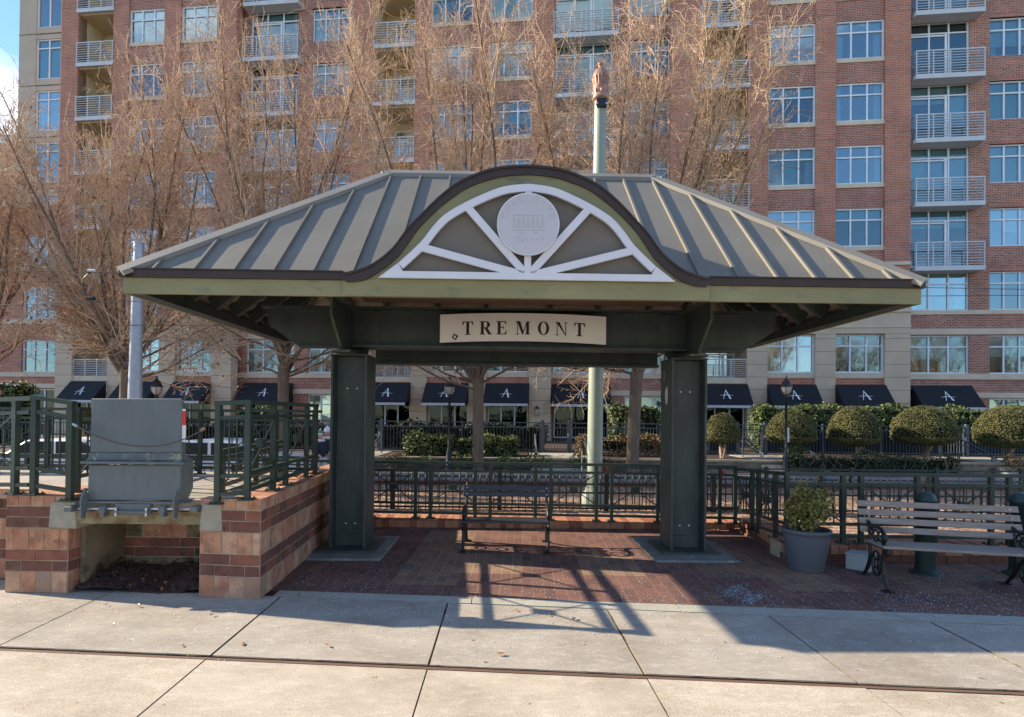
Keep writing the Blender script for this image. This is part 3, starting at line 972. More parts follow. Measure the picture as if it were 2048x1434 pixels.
for k, ch in enumerate('TROLLEY'):
    vs, fs = font_mesh(ch, 0.058)
    pr.add([(mc_u + (k - 3) * 0.047 + x, VS - 0.0335, mc_z - mr * 0.55 + y) for x, y, _ in vs], fs, 'medallion_print')
def pbox(a0, a1, b0, b1):
    pr.add([(mc_u + a0, VS - 0.0335, mc_z + b0), (mc_u + a1, VS - 0.0335, mc_z + b0), (mc_u + a1, VS - 0.0335, mc_z + b1), (mc_u + a0, VS - 0.0335, mc_z + b1)], [(0, 1, 2, 3)], 'medallion_print')
pbox(-.15, .15, .075, .09); pbox(-.16, .16, -.035, -.02); pbox(-.16, .16, -.065, -.05)
for k in range(7):
    pbox(-.15 + k * .046, -.125 + k * .046, -.015, .06)
pbox(-.09, -.05, -.095, -.07); pbox(.05, .09, -.095, -.07)
part('printed_emblem', pr, med)

# ---- steel frame
def ibeam_u(name, u0, u1, v, z0, z1, fw, tw=0.018, tf=0.028):
    b = MB()
    b.box(u0, u1, v - tw / 2, v + tw / 2, z0 + tf, z1 - tf, 'shelter_steel')
    b.box(u0, u1, v - fw / 2, v + fw / 2, z0, z0 + tf, 'shelter_steel')
    b.box(u0, u1, v - fw / 2, v + fw / 2, z1 - tf, z1, 'shelter_steel')
    return b
UC = [(CL(700, 900, 1.6)[0]), (CL(1373, 900, 1.6)[0])]
UB0, UB1 = CL(536, 640, 1.77)[0], CL(1551, 650, 1.77)[0]
ZM0, ZM1 = 2.575, 3.10
VM = 1.77
b = ibeam_u('main', UC[0] + 0.0, UC[1], VM, ZM0, ZM1, 0.30)
beam = part('main_beam', b)
for sgn, uc, ue in ((-1, UC[0], UB0), (1, UC[1], UB1)):
    b = MB()
    b.prism([(uc, VM - 0.009, ZM0), (uc + (ue - uc) * 0.62, VM - 0.009, ZM0), (ue, VM - 0.009, ZM0 + 0.30), (ue, VM - 0.009, ZM1), (uc, VM - 0.009, ZM1)], (0, 0.018, 0), 'shelter_steel')
    a0 = Vector((uc, VM, ZM0 + 0.014)); a1 = Vector((uc + (ue - uc) * 0.62, VM, ZM0 + 0.014)); a2 = Vector((ue, VM, ZM0 + 0.314))
    b.bar(a0, a1, 0.14, 0.026, 'shelter_steel')
    b.bar(Vector((uc, VM, ZM1 - 0.013)), Vector((ue + 0.03 * sgn, VM, ZM1 - 0.013)), 0.26, 0.026, 'shelter_steel')
    part('beam_bracket', b, fix=True)
for uc, sgn in ((UC[0], -1), (UC[1], 1)):
    # cross beam with tapering ends
    b = MB()
    uo = uc + sgn * 0.03
    prof = [(0.86, 3.06), (0.86, 2.86), (1.30, 2.50), (2.44, 2.50), (2.88, 2.86), (2.88, 3.06)]
    b.prism([(uo - 0.010, v, z) for v, z in prof], (0.020, 0, 0), 'shelter_steel')
    b.box(uo - 0.11, uo + 0.11, 1.24, 2.50, 2.472, 2.498, 'shelter_steel_edge')
    b.box(uo - 0.11, uo + 0.11, 0.84, 2.90, 3.062, 3.082, 'shelter_steel_edge')
    for (va, za), (vb, zb_) in (((0.856, 3.06), (0.856, 2.86)), ((0.856, 2.86), (1.28, 2.505))):
        b.bar((uo, va, za), (uo, vb, zb_), 0.03, 0.012, 'shelter_steel_edge', (0, -1, 0))
    part('cross_beam', b, fix=True)
    # splice plate with two rows of bolts on the main beam web, inner side
    b = MB()
    us = uc - sgn * 0.17
    b.box(us - 0.16, us + 0.16, VM - 0.022, VM - 0.010, ZM0 + 0.04, ZM1 - 0.04, 'shelter_steel')
    for r_ in range(5):
        for c_ in (-0.09, 0.0):
            z = ZM0 + 0.085 + r_ * 0.088
            cc = Vector((us - sgn * c_ - sgn * 0.0, VM - 0.022, z))
            b.tube([cc, cc + Vector((0, -0.018, 0))], 0.024, 'shelter_steel', 6, True, False)
    part('splice_plate', b)
# lower rear beam between the columns
b = ibeam_u('r', UC[0], UC[1], 2.95, 2.47, 2.95, 0.22)
part('rear_beam', b)
b = MB()
b.box(UC[0] + 0.20, UC[1] - 0.20, 1.15, 1.5, 3.125, 3.24, 'rail_rust')
b.box(UC[0] + 0.20, UC[1] - 0.20, 1.13, 1.145, 3.115, 3.14, 'taupe_panel')
part('light_housing', b)
# columns
ZC = 2.455
for uc, name in ((UC[0], 'l'), (UC[1], 'r')):
    b = MB()
    hw, v0, v1 = 0.225, 1.50, 1.98
    vm = (v0 + v1) / 2
    for s_ in (-1, 1):
        x = uc + s_ * hw
        b.box(min(x, x - s_ * 0.03), max(x, x - s_ * 0.03), v0, v1, 0.05, ZC, 'shelter_steel')
    b.box(uc - hw + 0.031, uc + hw - 0.031, vm - 0.012 - 0.06, vm + 0.012 - 0.06, 0.05, ZC - 0.002, 'shelter_steel')
    b.box(uc - hw + 0.032, uc + hw - 0.032, vm - 0.09, vm - 0.074, 0.05, 0.20, 'shelter_steel')
    col = part('column', b, bevel=0.004)
    c = MB()
    for z in (0.33, 2.05):
        for dx in (-0.06, 0.06):
            cc = Vector((uc + dx, vm - 0.073, z))
            c.tube([cc, cc + Vector((0, -0.006, 0))], 0.011, 'white_frame', 6, True, False)
    part('bolt_hole_plugs', c, col)
    bp = MB()
    bp.box(uc - 0.36, uc + 0.36, 1.38, 2.10, 0.024, 0.05, 'shelter_steel')
    part('base_plate', bp, col)
    fp = MB()
    fp.box(uc - 0.52, uc + 0.50, 1.12, 2.35, -0.05, 0.022, 'concrete_pad')
    part('footing', fp, col, bevel=0.01)
    cp = MB()
    cp.box(uc - 0.235, uc + 0.235, 1.49, 1.99, ZC, ZC + 0.016, 'shelter_steel')
    part('cap_plate', cp, col)
b = MB()   # flaked paint on the right column's inner flange
ux = UC[1] - 0.225
pts = [(0.00, 0), (0.05, 0.03), (0.07, 0.16), (0.03, 0.22), (-0.03, 0.24), (-0.06, 0.15), (-0.05, 0.05)]
b.prism([(ux - 0.002, 1.72 + a, 2.0 + c - 0.12) for a, c in pts], (0.002, 0, 0), 'medallion_print')
b.prism([(ux - 0.002, 1.82, 2.2), (ux - 0.002, 1.84, 2.2), (ux - 0.002, 1.835, 2.33), (ux - 0.002, 1.825, 2.33)], (0.002, 0, 0), 'medallion_print')
part('flaked_paint', b)

# ---- station name board on the front of the main beam (bolted on: a thing of its own)
def wsh(u, v, z):
    return C0 + SU * u + SV * v + Vector((0, 0, z))
VSG = VM - 0.21
sL = [CL(880, 628.5, VSG), CL(1212, 634.5, VSG)]
sB = [CL(880, 685.5, VSG), CL(1212, 689, VSG)]
su0, su1 = (sL[0][0] + sB[0][0]) / 2, (sL[1][0] + sB[1][0]) / 2
szt, szb = (sL[0][1] + sL[1][1]) / 2, (sB[0][1] + sB[1][1]) / 2
sign = empty('station_sign', wsh((su0 + su1) / 2, VSG, (szt + szb) / 2), 'white arched name board reading TREMONT on the shelter beam', 'sign', rz=SY)
sw, sh = (su1 - su0) / 2, (szt - szb) / 2
NB = 24
def bulge(x):
    return 0.032 * (1 - (x / sw) ** 2)
top = [(-sw + 2 * sw * k / NB, sh + bulge(-sw + 2 * sw * k / NB)) for k in range(NB + 1)]
bot = [(-sw + 2 * sw * k / NB, -sh + bulge(-sw + 2 * sw * k / NB)) for k in range(NB + 1)]
b = MB()
b.strip([(x, 0, z) for x, z in top], [(x, 0, z) for x, z in bot], (0, 0.03, 0), 'sign_white')
obj('board', b, sign, True, fix=True)
b = MB()
for x in (-0.6, 0.6):
    b.box(x - 0.03, x + 0.03, 0.031, 0.19, -0.1, 0.1, 'shelter_steel')
obj('mounting_bracket', b, sign, True)
# serif capitals drawn stroke by stroke
CAPS = MB()
def P2(x, y, ox):
    X = ox + x
    return (X, -0.003, y + bulge(X) * 0.9)
def poly(pts, ox):
    CAPS.prism([P2(x, y, ox) for x, y in pts], (0, 0.003, 0), 'sign_black')
def rect(x0, x1, y0, y1, ox):
    poly([(x0, y0), (x1, y0), (x1, y1), (x0, y1)], ox)
Hc = 0.168; S = 0.036; tn = 0.011; sf = 0.010
def serif(xc, y, w, ox, up=True):
    rect(xc - w / 2, xc + w / 2, y - (sf if up else 0), y + (0 if up else sf), ox)
def stem(x, ox, w=S, sw_=0.072):
    rect(x - w / 2, x + w / 2, sf, Hc - sf, ox)
    rect(x - sw_ / 2, x + sw_ / 2, 0, sf, ox); rect(x - sw_ / 2, x + sw_ / 2, Hc - sf, Hc, ox)
def arcring(cx, cy, rx, ry, tx, ty, a0, a1, ox, n=20):
    o_ = []; i_ = []
    for k in range(n + 1):
        a = R(a0 + (a1 - a0) * k / n)
        o_.append(P2(cx + rx * math.cos(a), cy + ry * math.sin(a), ox))
        i_.append(P2(cx + (rx - tx) * math.cos(a), cy + (ry - ty) * math.sin(a), ox))
    CAPS.strip(o_, i_, (0, 0.003, 0), 'sign_black')
def gT(ox):
    rect(-S / 2, S / 2, sf, Hc - tn, ox); rect(-0.038, 0.038, 0, sf, ox)
    rect(-0.066, 0.066, Hc - tn, Hc, ox)
    for s_ in (-1, 1):
        poly([(s_ * 0.066, Hc - tn), (s_ * 0.069, Hc - 0.052), (s_ * 0.061, Hc - 0.048), (s_ * 0.046, Hc - tn)], ox)
def gR(ox):
    stem(-0.034, ox, S, 0.068)
    rect(-0.016, 0.012, Hc - tn, Hc - 0.001, ox); rect(-0.016, 0.012, Hc * 0.475, Hc * 0.475 + tn, ox)
    arcring(0.012, Hc * 0.737, 0.050, Hc * 0.262, 0.036, tn, -90, 90, ox)
    poly([(-0.006, Hc * 0.475), (0.034, Hc * 0.475), (0.082, 0.0), (0.040, 0.0)], ox)
    rect(0.036, 0.092, 0, sf * 0.9, ox)
def gE(ox):
    stem(-0.036, ox, S, 0.068)
    rect(-0.018, 0.052, 0, tn, ox); rect(-0.018, 0.050, Hc - tn, Hc, ox); rect(-0.018, 0.022, Hc * 0.49, Hc * 0.49 + tn, ox)
    poly([(0.052, 0), (0.060, 0.05), (0.053, 0.048), (0.032, tn)], ox)
    poly([(0.050, Hc), (0.052, Hc - 0.046), (0.046, Hc - 0.044), (0.030, Hc - tn)], ox)
    rect(0.017, 0.023, Hc * 0.49 - 0.018, Hc * 0.49 + tn + 0.018, ox)
def gM(ox):
    rect(-0.069, -0.060, sf, Hc - sf, ox); rect(-0.085, -0.045, 0, sf, ox); rect(-0.088, -0.05, Hc - sf, Hc, ox)
    rect(0.046, 0.082, sf, Hc - sf, ox); rect(0.030, 0.098, 0, sf, ox); rect(0.052, 0.098, Hc - sf, Hc, ox)
    poly([(-0.070, Hc), (-0.028, Hc), (0.014, 0.03), (-0.006, 0.0)], ox)
    poly([(0.062, Hc), (0.052, Hc), (-0.006, 0.0), (0.006, 0.0)], ox)
def gO(ox):
    arcring(0, Hc / 2, 0.072, Hc / 2 + 0.003, 0.037, 0.010, 0, 360, ox, 40)
def gN(ox):
    rect(-0.060, -0.050, sf, Hc - sf, ox); rect(-0.076, -0.036, 0, sf, ox); rect(-0.080, -0.045, Hc - sf, Hc, ox)
    rect(0.048, 0.058, 0.004, Hc - sf, ox); rect(0.034, 0.074, Hc - sf, Hc, ox)
    poly([(-0.068, Hc), (-0.026, Hc), (0.058, 0.0), (0.050, -0.003)], ox)
lx = [CL(x, 657, VSG)[0] - (su0 + su1) / 2 for x in (935.5, 970, 1004, 1045, 1087, 1123, 1159)]
for g_, x in zip((gT, gR, gE, gM, gO, gN, gT), lx):
    CAPS = MB()
    g_(x)
    CAPS.v = [(x_, y_, z_ - Hc / 2 - 0.006) for x_, y_, z_ in CAPS.v]
    obj('letter', CAPS, sign, True, fix=True)
b = MB()
sx, sz = -sw + 0.19, -sh + 0.075
b.prism([(sx - 0.042, -0.003, sz - 0.01), (sx + 0.01, -0.003, sz - 0.042), (sx + 0.042, -0.003, sz + 0.012), (sx - 0.01, -0.003, sz + 0.042)], (0, 0.0025, 0), 'sign_black')
b.prism([(sx - 0.018, -0.005, sz - 0.006), (sx + 0.006, -0.005, sz - 0.02), (sx + 0.014, -0.005, sz), (sx + 0.004, -0.005, sz + 0.02), (sx - 0.012, -0.005, sz + 0.012)], (0, 0.0015, 0), 'sign_white')
obj('sticker', b, sign, True)
# ================================================================== BRICK PLATFORM ON THE LEFT
ORANGE = ['brick_orange', 'brick_orange', 'brick_salmon', 'brick_tan', 'brick_pink']
DARK = ['brick_dark', 'brick_redbrown', 'brick_dark', 'brick_brown']
COURSES = [(0.20, 0.165, ORANGE), (0.104, 0.27, DARK), (0.104, 0.27, DARK), (0.205, 0.165, ORANGE), (0.104, 0.27, DARK), (0.104, 0.27, DARK), (0.105, 0.118, ORANGE)]
def brick_face(mb, p, q, nrm, z0, courses, proud=0.005, gap=0.010, zmax=9):
    p, q = Vector(p), Vector(q)
    p.z = q.z = 0
    L = (q - p).length
    d = (q - p).normalized()
    nrm = Vector(nrm).normalized()
    z = z0
    for r_, (h, bl, ms) in enumerate(courses):
        if z + h > zmax + 1e-4:
            break
        n_ = max(1, round(L / bl))
        w = L / n_
        off = 0.0 if (r_ % 2 == 0 or n_ < 2) else w / 2
        edges = [0.0] + [off + w * k for k in range(0 if off else 1, n_)] + [L]
        for a, b in zip(edges[:-1], edges[1:]):
            if b - a < 0.03:
                continue
            pr_ = proud + random.uniform(-0.002, 0.003)
            k0 = len(mb.v)
            m_ = random.choice(ms)
            if r_ == 0 and m_ in ORANGE and random.random() < 0.3:
                m_ = 'brick_stained'
            mb.obox(p + d * (a + gap / 2) + Vector((0, 0, z + gap / 2)), d * (b - a - gap), nrm * pr_, Vector((0, 0, h - gap)), m_)
            for i_ in range(k0, len(mb.v)):      # no two bricks quite true
                x_, y_, z_ = mb.v[i_]
                e_ = random.uniform(-0.0025, 0.0025)
                mb.v[i_] = (x_ + d.x * e_, y_ + d.y * e_, z_ + random.uniform(-0.0025, 0.0025))
        z += h
def core(mb, poly, z0, z1, m):
    mb.prism([(x, y, z1) for x, y in poly], (0, 0, z0 - z1), m)
plat = empty('boarding_platform', (-3.5, 5.6, 0), 'raised brick boarding platform with dark and orange brick courses beside the shelter', 'platform')
HW = 0.925
P0, P1, P2_ = G(398, 1193), G(519, 1199), G(650, 1085)
wd = (P2_ - P1).normalized()
P3 = P1 + wd * 3.55
th = 0.30
b = MB()
left_in = Vector((P0.x + 0.0, P0.y, 0))
core(b, [(P0.x, P0.y), (P1.x, P1.y), (P3.x, P3.y), (P3.x - th, P3.y), (P1.x - th + wd.x * .7, P1.y + .7), (P0.x, P0.y + 0.7)], 0, HW - 0.006, 'mortar')
pn = Vector((0.06, -1, 0))
brick_face(b, P0, P1, (P1 - P0).cross(Vector((0, 0, 1))), 0, COURSES)
brick_face(b, P1, P3, wd.cross(Vector((0, 0, 1))), 0, COURSES)
# cap bricks laid across the top
for k in range(30):
    a = P1 + wd * (k * 0.118 + 0.006)
    b.obox((a.x, a.y, HW - 0.02), wd * 0.107, Vector((-th, 0, 0)), (0, 0, 0.02 + random.uniform(0, .003)), random.choice(ORANGE))
obj('side_wall', b, plat)
Q0, Q1 = G(10, 1184), G(134, 1186)
b = MB()
core(b, [(Q0.x, Q0.y), (Q1.x, Q1.y), (Q1.x, Q1.y + 0.75), (Q0.x, Q0.y + 0.75)], 0, HW - 0.006, 'mortar')
brick_face(b, Q0, Q1, (0, -1, 0), 0, COURSES)
brick_face(b, Q1, Q1 + Vector((0, 0.75, 0)), (1, 0, 0), 0, COURSES[:4])
for k in range(5):
    b.obox((Q0.x + k * 0.125 + .005, Q0.y + .002, HW - 0.02), (0.115, 0, 0), (0, 0.7, 0), (0, 0, 0.021), random.choice(ORANGE))
obj('pier', b, plat)
Lw = Vector((-9.0, Q0.y + 0.42, 0))
b = MB()
core(b, [(Lw.x, Lw.y), (Q0.x, Lw.y), (Q0.x, Lw.y + 0.3), (Lw.x, Lw.y + 0.3)], 0, HW - 0.006, 'mortar')
brick_face(b, Lw, (Q0.x - 0.01, Lw.y, 0), (0, -1, 0), 0, COURSES)
obj('side_wall', b, plat)
# recess under the bridge plate
D_R = 5.95
b = MB()
core(b, [(Q1.x, D_R), (P0.x, D_R), (P0.x, D_R + 0.2), (Q1.x, D_R + 0.2)], 0, HW - 0.1, 'mortar')
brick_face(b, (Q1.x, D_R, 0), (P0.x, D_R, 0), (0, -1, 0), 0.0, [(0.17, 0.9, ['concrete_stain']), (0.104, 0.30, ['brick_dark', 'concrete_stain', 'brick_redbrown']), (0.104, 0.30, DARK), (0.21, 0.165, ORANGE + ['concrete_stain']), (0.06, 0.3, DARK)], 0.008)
obj('recess_wall', b, plat)
b = MB()
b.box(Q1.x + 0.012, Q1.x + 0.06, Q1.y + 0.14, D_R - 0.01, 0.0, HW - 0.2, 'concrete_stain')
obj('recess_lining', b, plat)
for p, w in ((Vector((Q1.x - 0.17, Q1.y - 0.03, 0)), 0.27), (Vector((P0.x + 0.005, P0.y - 0.03, 0)), 0.225)):
    b = MB()
    z0, z1 = 0.615, 0.875
    b.prism([(p.x, p.y, z0 + .01), (p.x + w, p.y, z0), (p.x + w - .015, p.y, z1), (p.x + .02, p.y, z1 - .005)], (0, 0.42, 0), 'concrete_block')
    obj('concrete_block', b, plat, fix=True, bevel=0.008)
b = MB()
b.box(Q0.x + 0.01, P1.x - th - 0.005, 5.65, 8.3, 0.6, 0.83, 'concrete_walk')
b.box(-9, Q0.x + 0.009, Lw.y + 0.305, 8.3, 0.6, 0.83, 'concrete_walk')
obj('deck_slab', b, plat)
b = MB()
xa, xb = W(146, 1030, 5.2).x, W(402, 1030, 5.2).x
b.box(xa, xb, 5.235, 5.33, 0.665, 0.775, 'rusty_beam')
b.box(xa, xb, 5.20, 5.34, 0.775, 0.79, 'rusty_beam')
obj('edge_beam', b, plat)
# mulch in the recess
b = MB()
N = 26
vs = []; 
for j in range(N + 1):
    for i in range(N + 1):
        u, v = i / N, j / N
        vs.append((Q1.x + 0.02 + (P0.x - Q1.x - 0.03) * u, Q1.y + 0.02 + (D_R - Q1.y - 0.03) * v, 0.02 + 0.10 * v * (1 - 0.4 * u) + 0.025 * math.sin(7 * u + 3 * v) + random.uniform(0, 0.018)))
b.add(vs, [(j * (N + 1) + i, j * (N + 1) + i + 1, (j + 1) * (N + 1) + i + 1, (j + 1) * (N + 1) + i) for j in range(N) for i in range(N)], 'mulch')
pts = np.array([random.choice(vs) for _ in range(700)]) + np.random.normal(scale=0.02, size=(700, 3)) + [0, 0, 0.015]
b.quads(leaf_quads(pts, 0.045, nrm=np.array([0, 0, 0.8])), 'mulch')
b.quads(leaf_quads(pts[:45] + [0, 0, 0.01], 0.05, nrm=np.array([0, 0, 0.8])), 'dry_leaf')
solo('mulch_bed', b, None, None, kind='stuff')
bpy.context.scene.objects['mulch_bed']['label'] = 'dark bark mulch heaped in the recess under the bridge plate'

# ---- folded bridge plate
bp_ = empty('bridge_plate', W(270, 1005, 5.25), 'grey steel bridge plate folded upright at the platform edge', 'bridge plate')
DP = 5.20
def panel(pts, D, depth, m, name, bev=0.006):
    b = MB()
    b.prism([W(x, y, D) for x, y in pts], (0, depth, 0), m)
    return obj(name, b, bp_, fix=True, bevel=bev)
panel([(183, 797), (363, 797), (361, 905), (180, 905)], DP, 0.035, 'plate_grey', 'upper_plate')
panel([(180, 905.5), (361, 905.5), (363, 922), (172, 922)], DP - 0.004, 0.04, 'plate_worn', 'worn_lip')
b = MB()
a, c = W(168, 924, DP), W(374, 927, DP)
b.obox((a.x, DP - 0.05, a.z - 0.012), Vector((c.x - a.x, 0, 0)), (0, 0.10, 0), (0, 0, 0.024), 'plate_grey')
obj('angle_ledge', b, bp_, bevel=0.004)
panel([(177, 930), (361, 930), (359, 1001), (174, 1001)], DP - 0.006, 0.035, 'plate_grey', 'lower_plate')
b = MB()
a, c = W(163, 1003, DP), W(372, 1005, DP)
b.obox((a.x, DP - 0.03, a.z - 0.012), Vector((c.x - a.x, 0, 0)), (0, 0.14, 0), (0, 0, 0.022), 'plate_grey')
obj('foot_flange', b, bp_, bevel=0.004)
for x, s_ in ((362, 1),):
    b = MB()
    p = [W(362, 799, DP), W(361, 920, DP), W(359, 1002, DP)]
    xx = p[0].x
    b.prism([(xx, DP, p[2].z), (xx, DP, p[0].z), (xx, DP + 0.06, p[0].z - 0.06), (xx, DP + 0.07, p[1].z + 0.05), (xx, DP + 0.20, p[1].z - 0.03), (xx, DP + 0.20, p[2].z + 0.10), (xx, DP + 0.12, p[2].z)], (0.012, 0, 0), 'plate_grey')
    obj('side_cheek', b, bp_, fix=True)
for x in (170, 354):
    b = MB()
    a = W(x, 975, DP - 0.04)
    b.prism([(a.x, DP - 0.05, a.z), (a.x, DP - 0.10, a.z - 0.10), (a.x, DP - 0.10, a.z - 0.27), (a.x, DP - 0.05, a.z - 0.29), (a.x, DP, a.z - 0.10)], (0.014, 0, 0), 'plate_grey')
    obj('hinge_arm', b, bp_, fix=True)
b = MB()
a, c = W(150, 1017, DP - 0.02), W(396, 1018, DP - 0.02)
b.tube([a, c], 0.013, 'steel_bright', 10)
obj('hinge_bar', b, bp_)
for x in (208, 327):
    b = MB()
    a = W(x, 1018, DP - 0.02)
    b.tube([a - Vector((0.03, 0, 0)), a + Vector((0.03, 0, 0))], 0.036, 'plate_grey', 12)
    b.box(a.x - 0.02, a.x + 0.02, a.y - 0.03, a.y + 0.03, a.z - 0.07, a.z, 'plate_grey')
    obj('hinge_block', b, bp_)
for x in (143, 392):
    b = MB()
    a = W(x, 1016, DP - 0.05)
    b.box(a.x - 0.035, a.x + 0.035, a.y - 0.05, a.y + 0.08, a.z - 0.03, a.z + 0.02, 'plate_grey')
    obj('pivot_bracket', b, bp_, bevel=0.004)
b = MB()
a, c = W(231, 1012, DP - 0.04), W(299, 1030, DP - 0.04)
b.box(a.x, c.x, a.y, a.y + 0.05, c.z, a.z + 0.02, 'plate_grey')
b.box(a.x - 0.005, c.x + 0.005, a.y - 0.04, a.y, a.z - 0.055, a.z - 0.042, 'plate_grey')
for dx in (0.02, 0.32):
    b.tube([(a.x + dx * (c.x - a.x) / 0.34, a.y - 0.02, a.z - 0.09), (a.x + dx * (c.x - a.x) / 0.34, a.y - 0.02, a.z - 0.01)], 0.012, 'steel_bright', 6)
obj('latch_plate', b, bp_)
b = MB()
for y0, y1, m in ((818, 822, 'white_tape'), (822.3, 850, 'red_tape'), (850.3, 884, 'white_tape')):
    a, c = W(364.5, y0, DP + 0.01), W(371.5, y1, DP + 0.01)
    b.box(a.x, c.x, DP + 0.004, DP + 0.014, c.z, a.z, m)
obj('reflector_strip', b, bp_)

# ================================================================== RAILINGS
RZ = {'top': 1.0, 'second': 0.855, 'third': 0.275, 'bottom': 0.10}
def railing(name, label, cat, p0, p1, h, posts, panels, bal=5, x_panel=True, m='railing_green', pw=0.05, group=None, feet=True, skip_rail=()):
    """p0,p1: base line ends (Vector with z). posts / panels: distances along it"""
    p0, p1 = Vector(p0), Vector(p1)
    L = (p1 - p0).length
    d = (p1 - p0).normalized()
    dh = Vector((d.x, d.y, 0)).normalized()
    side = Vector((-dh.y, dh.x, 0))
    up = Vector((0, 0, 1))
    root = empty(name, p0, label, cat, group)
    at = lambda s, z: p0 + d * s + up * z
    for s in posts:
        b = MB()
        a = at(s, 0)
        b.obox(a - dh * pw / 2 - side * pw / 2, dh * pw, side * pw, up * (h - 0.002), m)
        o = obj('post', b, root)
        if feet:
            f = MB()
            f.obox(a - dh * 0.062 - side * 0.062, dh * 0.124, side * 0.124, up * 0.012, m)
            for i in (-1, 1):
                for j in (-1, 1):
                    c = a + dh * 0.045 * i + side * 0.045 * j
                    f.tube([c + up * 0.012, c + up * 0.026], 0.009, m, 6)
            obj('foot_plate', f, o)
    for key, zf in RZ.items():
        b = MB()
        w = 0.062 if key == 'top' else 0.040
        hh = 0.040 if key == 'top' else 0.036
        e = 0.03 if key == 'top' else 0.0
        b.bar(at(-e, h * zf), at(L + e, h * zf), w, hh, m)
        obj('rail', b, root)
    z2, z3 = h * RZ['second'] - 0.018, h * RZ['third'] + 0.018
    for s0, s1 in panels:
        b = MB()
        zc = (z2 + z3) / 2
        sc_ = (s0 + s1) / 2
        for k in range(bal):
            s = s0 + (s1 - s0) * (k + 1) / (bal + 1)
            b.bar(at(s, z3), at(s, z2), 0.013, 0.013, m, dh)
        if x_panel:
            n_ = side * 0.016
            b.bar(at(s0 + 0.01, z2) - n_, at(s1 - 0.01, z3) - n_, 0.012, 0.016, m)
            b.bar(at(s0 + 0.01, z3) + n_ * 0.2 - n_, at(s1 - 0.01, z2) - n_, 0.011, 0.015, m)
            c = at(sc_, zc) - side * 0.030
            b.obox(c - dh * 0.062 - up * 0.042, dh * 0.124, side * 0.06, up * 0.084, m)
        obj('cross_panel' if x_panel else 'baluster_panel', b, root)
    return root
# right corner of the platform: along the side wall
rz_ = HW
def on_line(px, line_p, line_d):
    # point of the ground line whose image column is px
    r = ray(px, hor(px))
    return isect(Vector((0, 0, 0)), Vector((r.x, r.y, 0)), line_p, line_d)
sp = P1 + wd * 0.03 + Vector((-0.12, 0, 0))
a0 = on_line(497, sp, wd)
def dist(px):
    return (on_line(px, sp, wd) - a0).length
d_end = dist(632)
dd = [0.0, dist(548), dist(573), dist(614), d_end]
railing('railing', 'green railing with crossed panels along the brick side wall beside the shelter column', 'railing', Vector((a0.x, a0.y, rz_)), Vector((a0.x, a0.y, rz_)) + wd * d_end, 0.905,
        dd, [(dd[0], dd[1]), (dd[2], dd[3])], 0, True, group='green railings around the tram stop')
f0 = W(428, 1008, 5.10); f1 = a0
railing('railing', 'short green railing section on the pier right of the bridge plate', 'railing', Vector((f0.x, 5.16, 0.875)), Vector((a0.x - 0.055, 5.16, 0.885)), 0.945, [0.0], [(0.03, (a0.x - f0.x) - 0.06)], 2, False, group='green railings around the tram stop')
g0, g1 = W(64, 990, 5.22), W(136, 1005, 5.22)
railing('railing', 'short green railing section on the pier left of the bridge plate', 'railing', Vector((g0.x, 5.24, 0.93)), Vector((g1.x, 5.24, 0.88)), 0.93, [0.0, (Vector((g1.x, 0, 0.88)) - Vector((g0.x, 0, 0.93))).length], [(0.03, g1.x - g0.x - 0.03)], 3, False, group='green railings around the tram stop')
railing('railing', 'green railing with a crossed panel running left from the left brick pier', 'railing', Vector((-9.0, 6.35, 0.78)), Vector((g0.x - 0.06, 5.26, 0.93)), 0.92, [0.05, 0.9, 1.2, 2.1, 2.4, 3.3, 3.6, 4.35], [(0.05, .9), (1.2, 2.1), (2.4, 3.3), (3.6, 4.35)], 4, True, group='green railings around the tram stop')
railing('railing', 'green railing at the back of the raised boarding platform', 'railing', Vector((-8.8, 7.95, 0.83)), Vector((-2.78, 7.95, 0.83)), 0.92, [0.2, 1.0, 1.3, 2.1, 2.4, 3.2, 3.5, 4.3, 4.6, 5.4, 5.95], [(0.2, 1.0), (1.3, 2.1), (2.4, 3.2), (3.5, 4.3), (4.6, 5.4)], 4, True, group='green railings around the tram stop')
railing('railing', 'low green inner railing sloping back behind the bridge plate', 'railing', Vector((-3.02, 5.75, 0.83)), Vector((-3.25, 7.9, 0.83)), 0.50, [0.0, 0.75, 1.0, 1.75, 2.15], [(0.0, .75), (1.0, 1.75)], 0, True, group='green railings around the tram stop')
railing('railing', 'green inner railing left of the bridge plate', 'railing', Vector((-4.30, 5.45, 0.83)), Vector((-4.75, 7.9, 0.83)), 0.92, [0.0, 0.9, 1.2, 2.1], [(0.0, .9), (1.2, 2.1)], 4, True, group='green railings around the tram stop')
# back railing on the low kerb
kz = 0.104
kb0 = G(750, 1034.5, kz); kb1 = G(1468, 1047.5, kz)
kdir = (kb1 - kb0).normalized()
gc = [on_line(848 + 121 * k, kb0, kdir) for k in (0, 4)]
per = (gc[1] - gc[0]).length / 4
start = gc[0] - kdir * (per * 7)
posts = []; pans = []
half_gap = per * 0.125
nper = 12
for k in range(nper + 1):
    posts += [k * per - half_gap + 0.5, k * per + half_gap + 0.5]
    if k < nper:
        pans.append((k * per + half_gap + 0.5, (k + 1) * per - half_gap + 0.5))
Lb = nper * per + half_gap + 0.5
s0 = start - kdir * 0.5
railing('railing', 'long green railing with crossed panels on the low kerb behind the dark bench', 'railing', Vector((s0.x, s0.y, kz)), Vector((s0.x, s0.y, kz)) + kdir * Lb, 0.87, posts, pans, 5, True, group='green railings around the tram stop')
C1 = Vector((s0.x, s0.y, kz)) + kdir * Lb
zr = 0.20
C2 = G(1573, 1085, zr)
dC = (C2 - C1).length
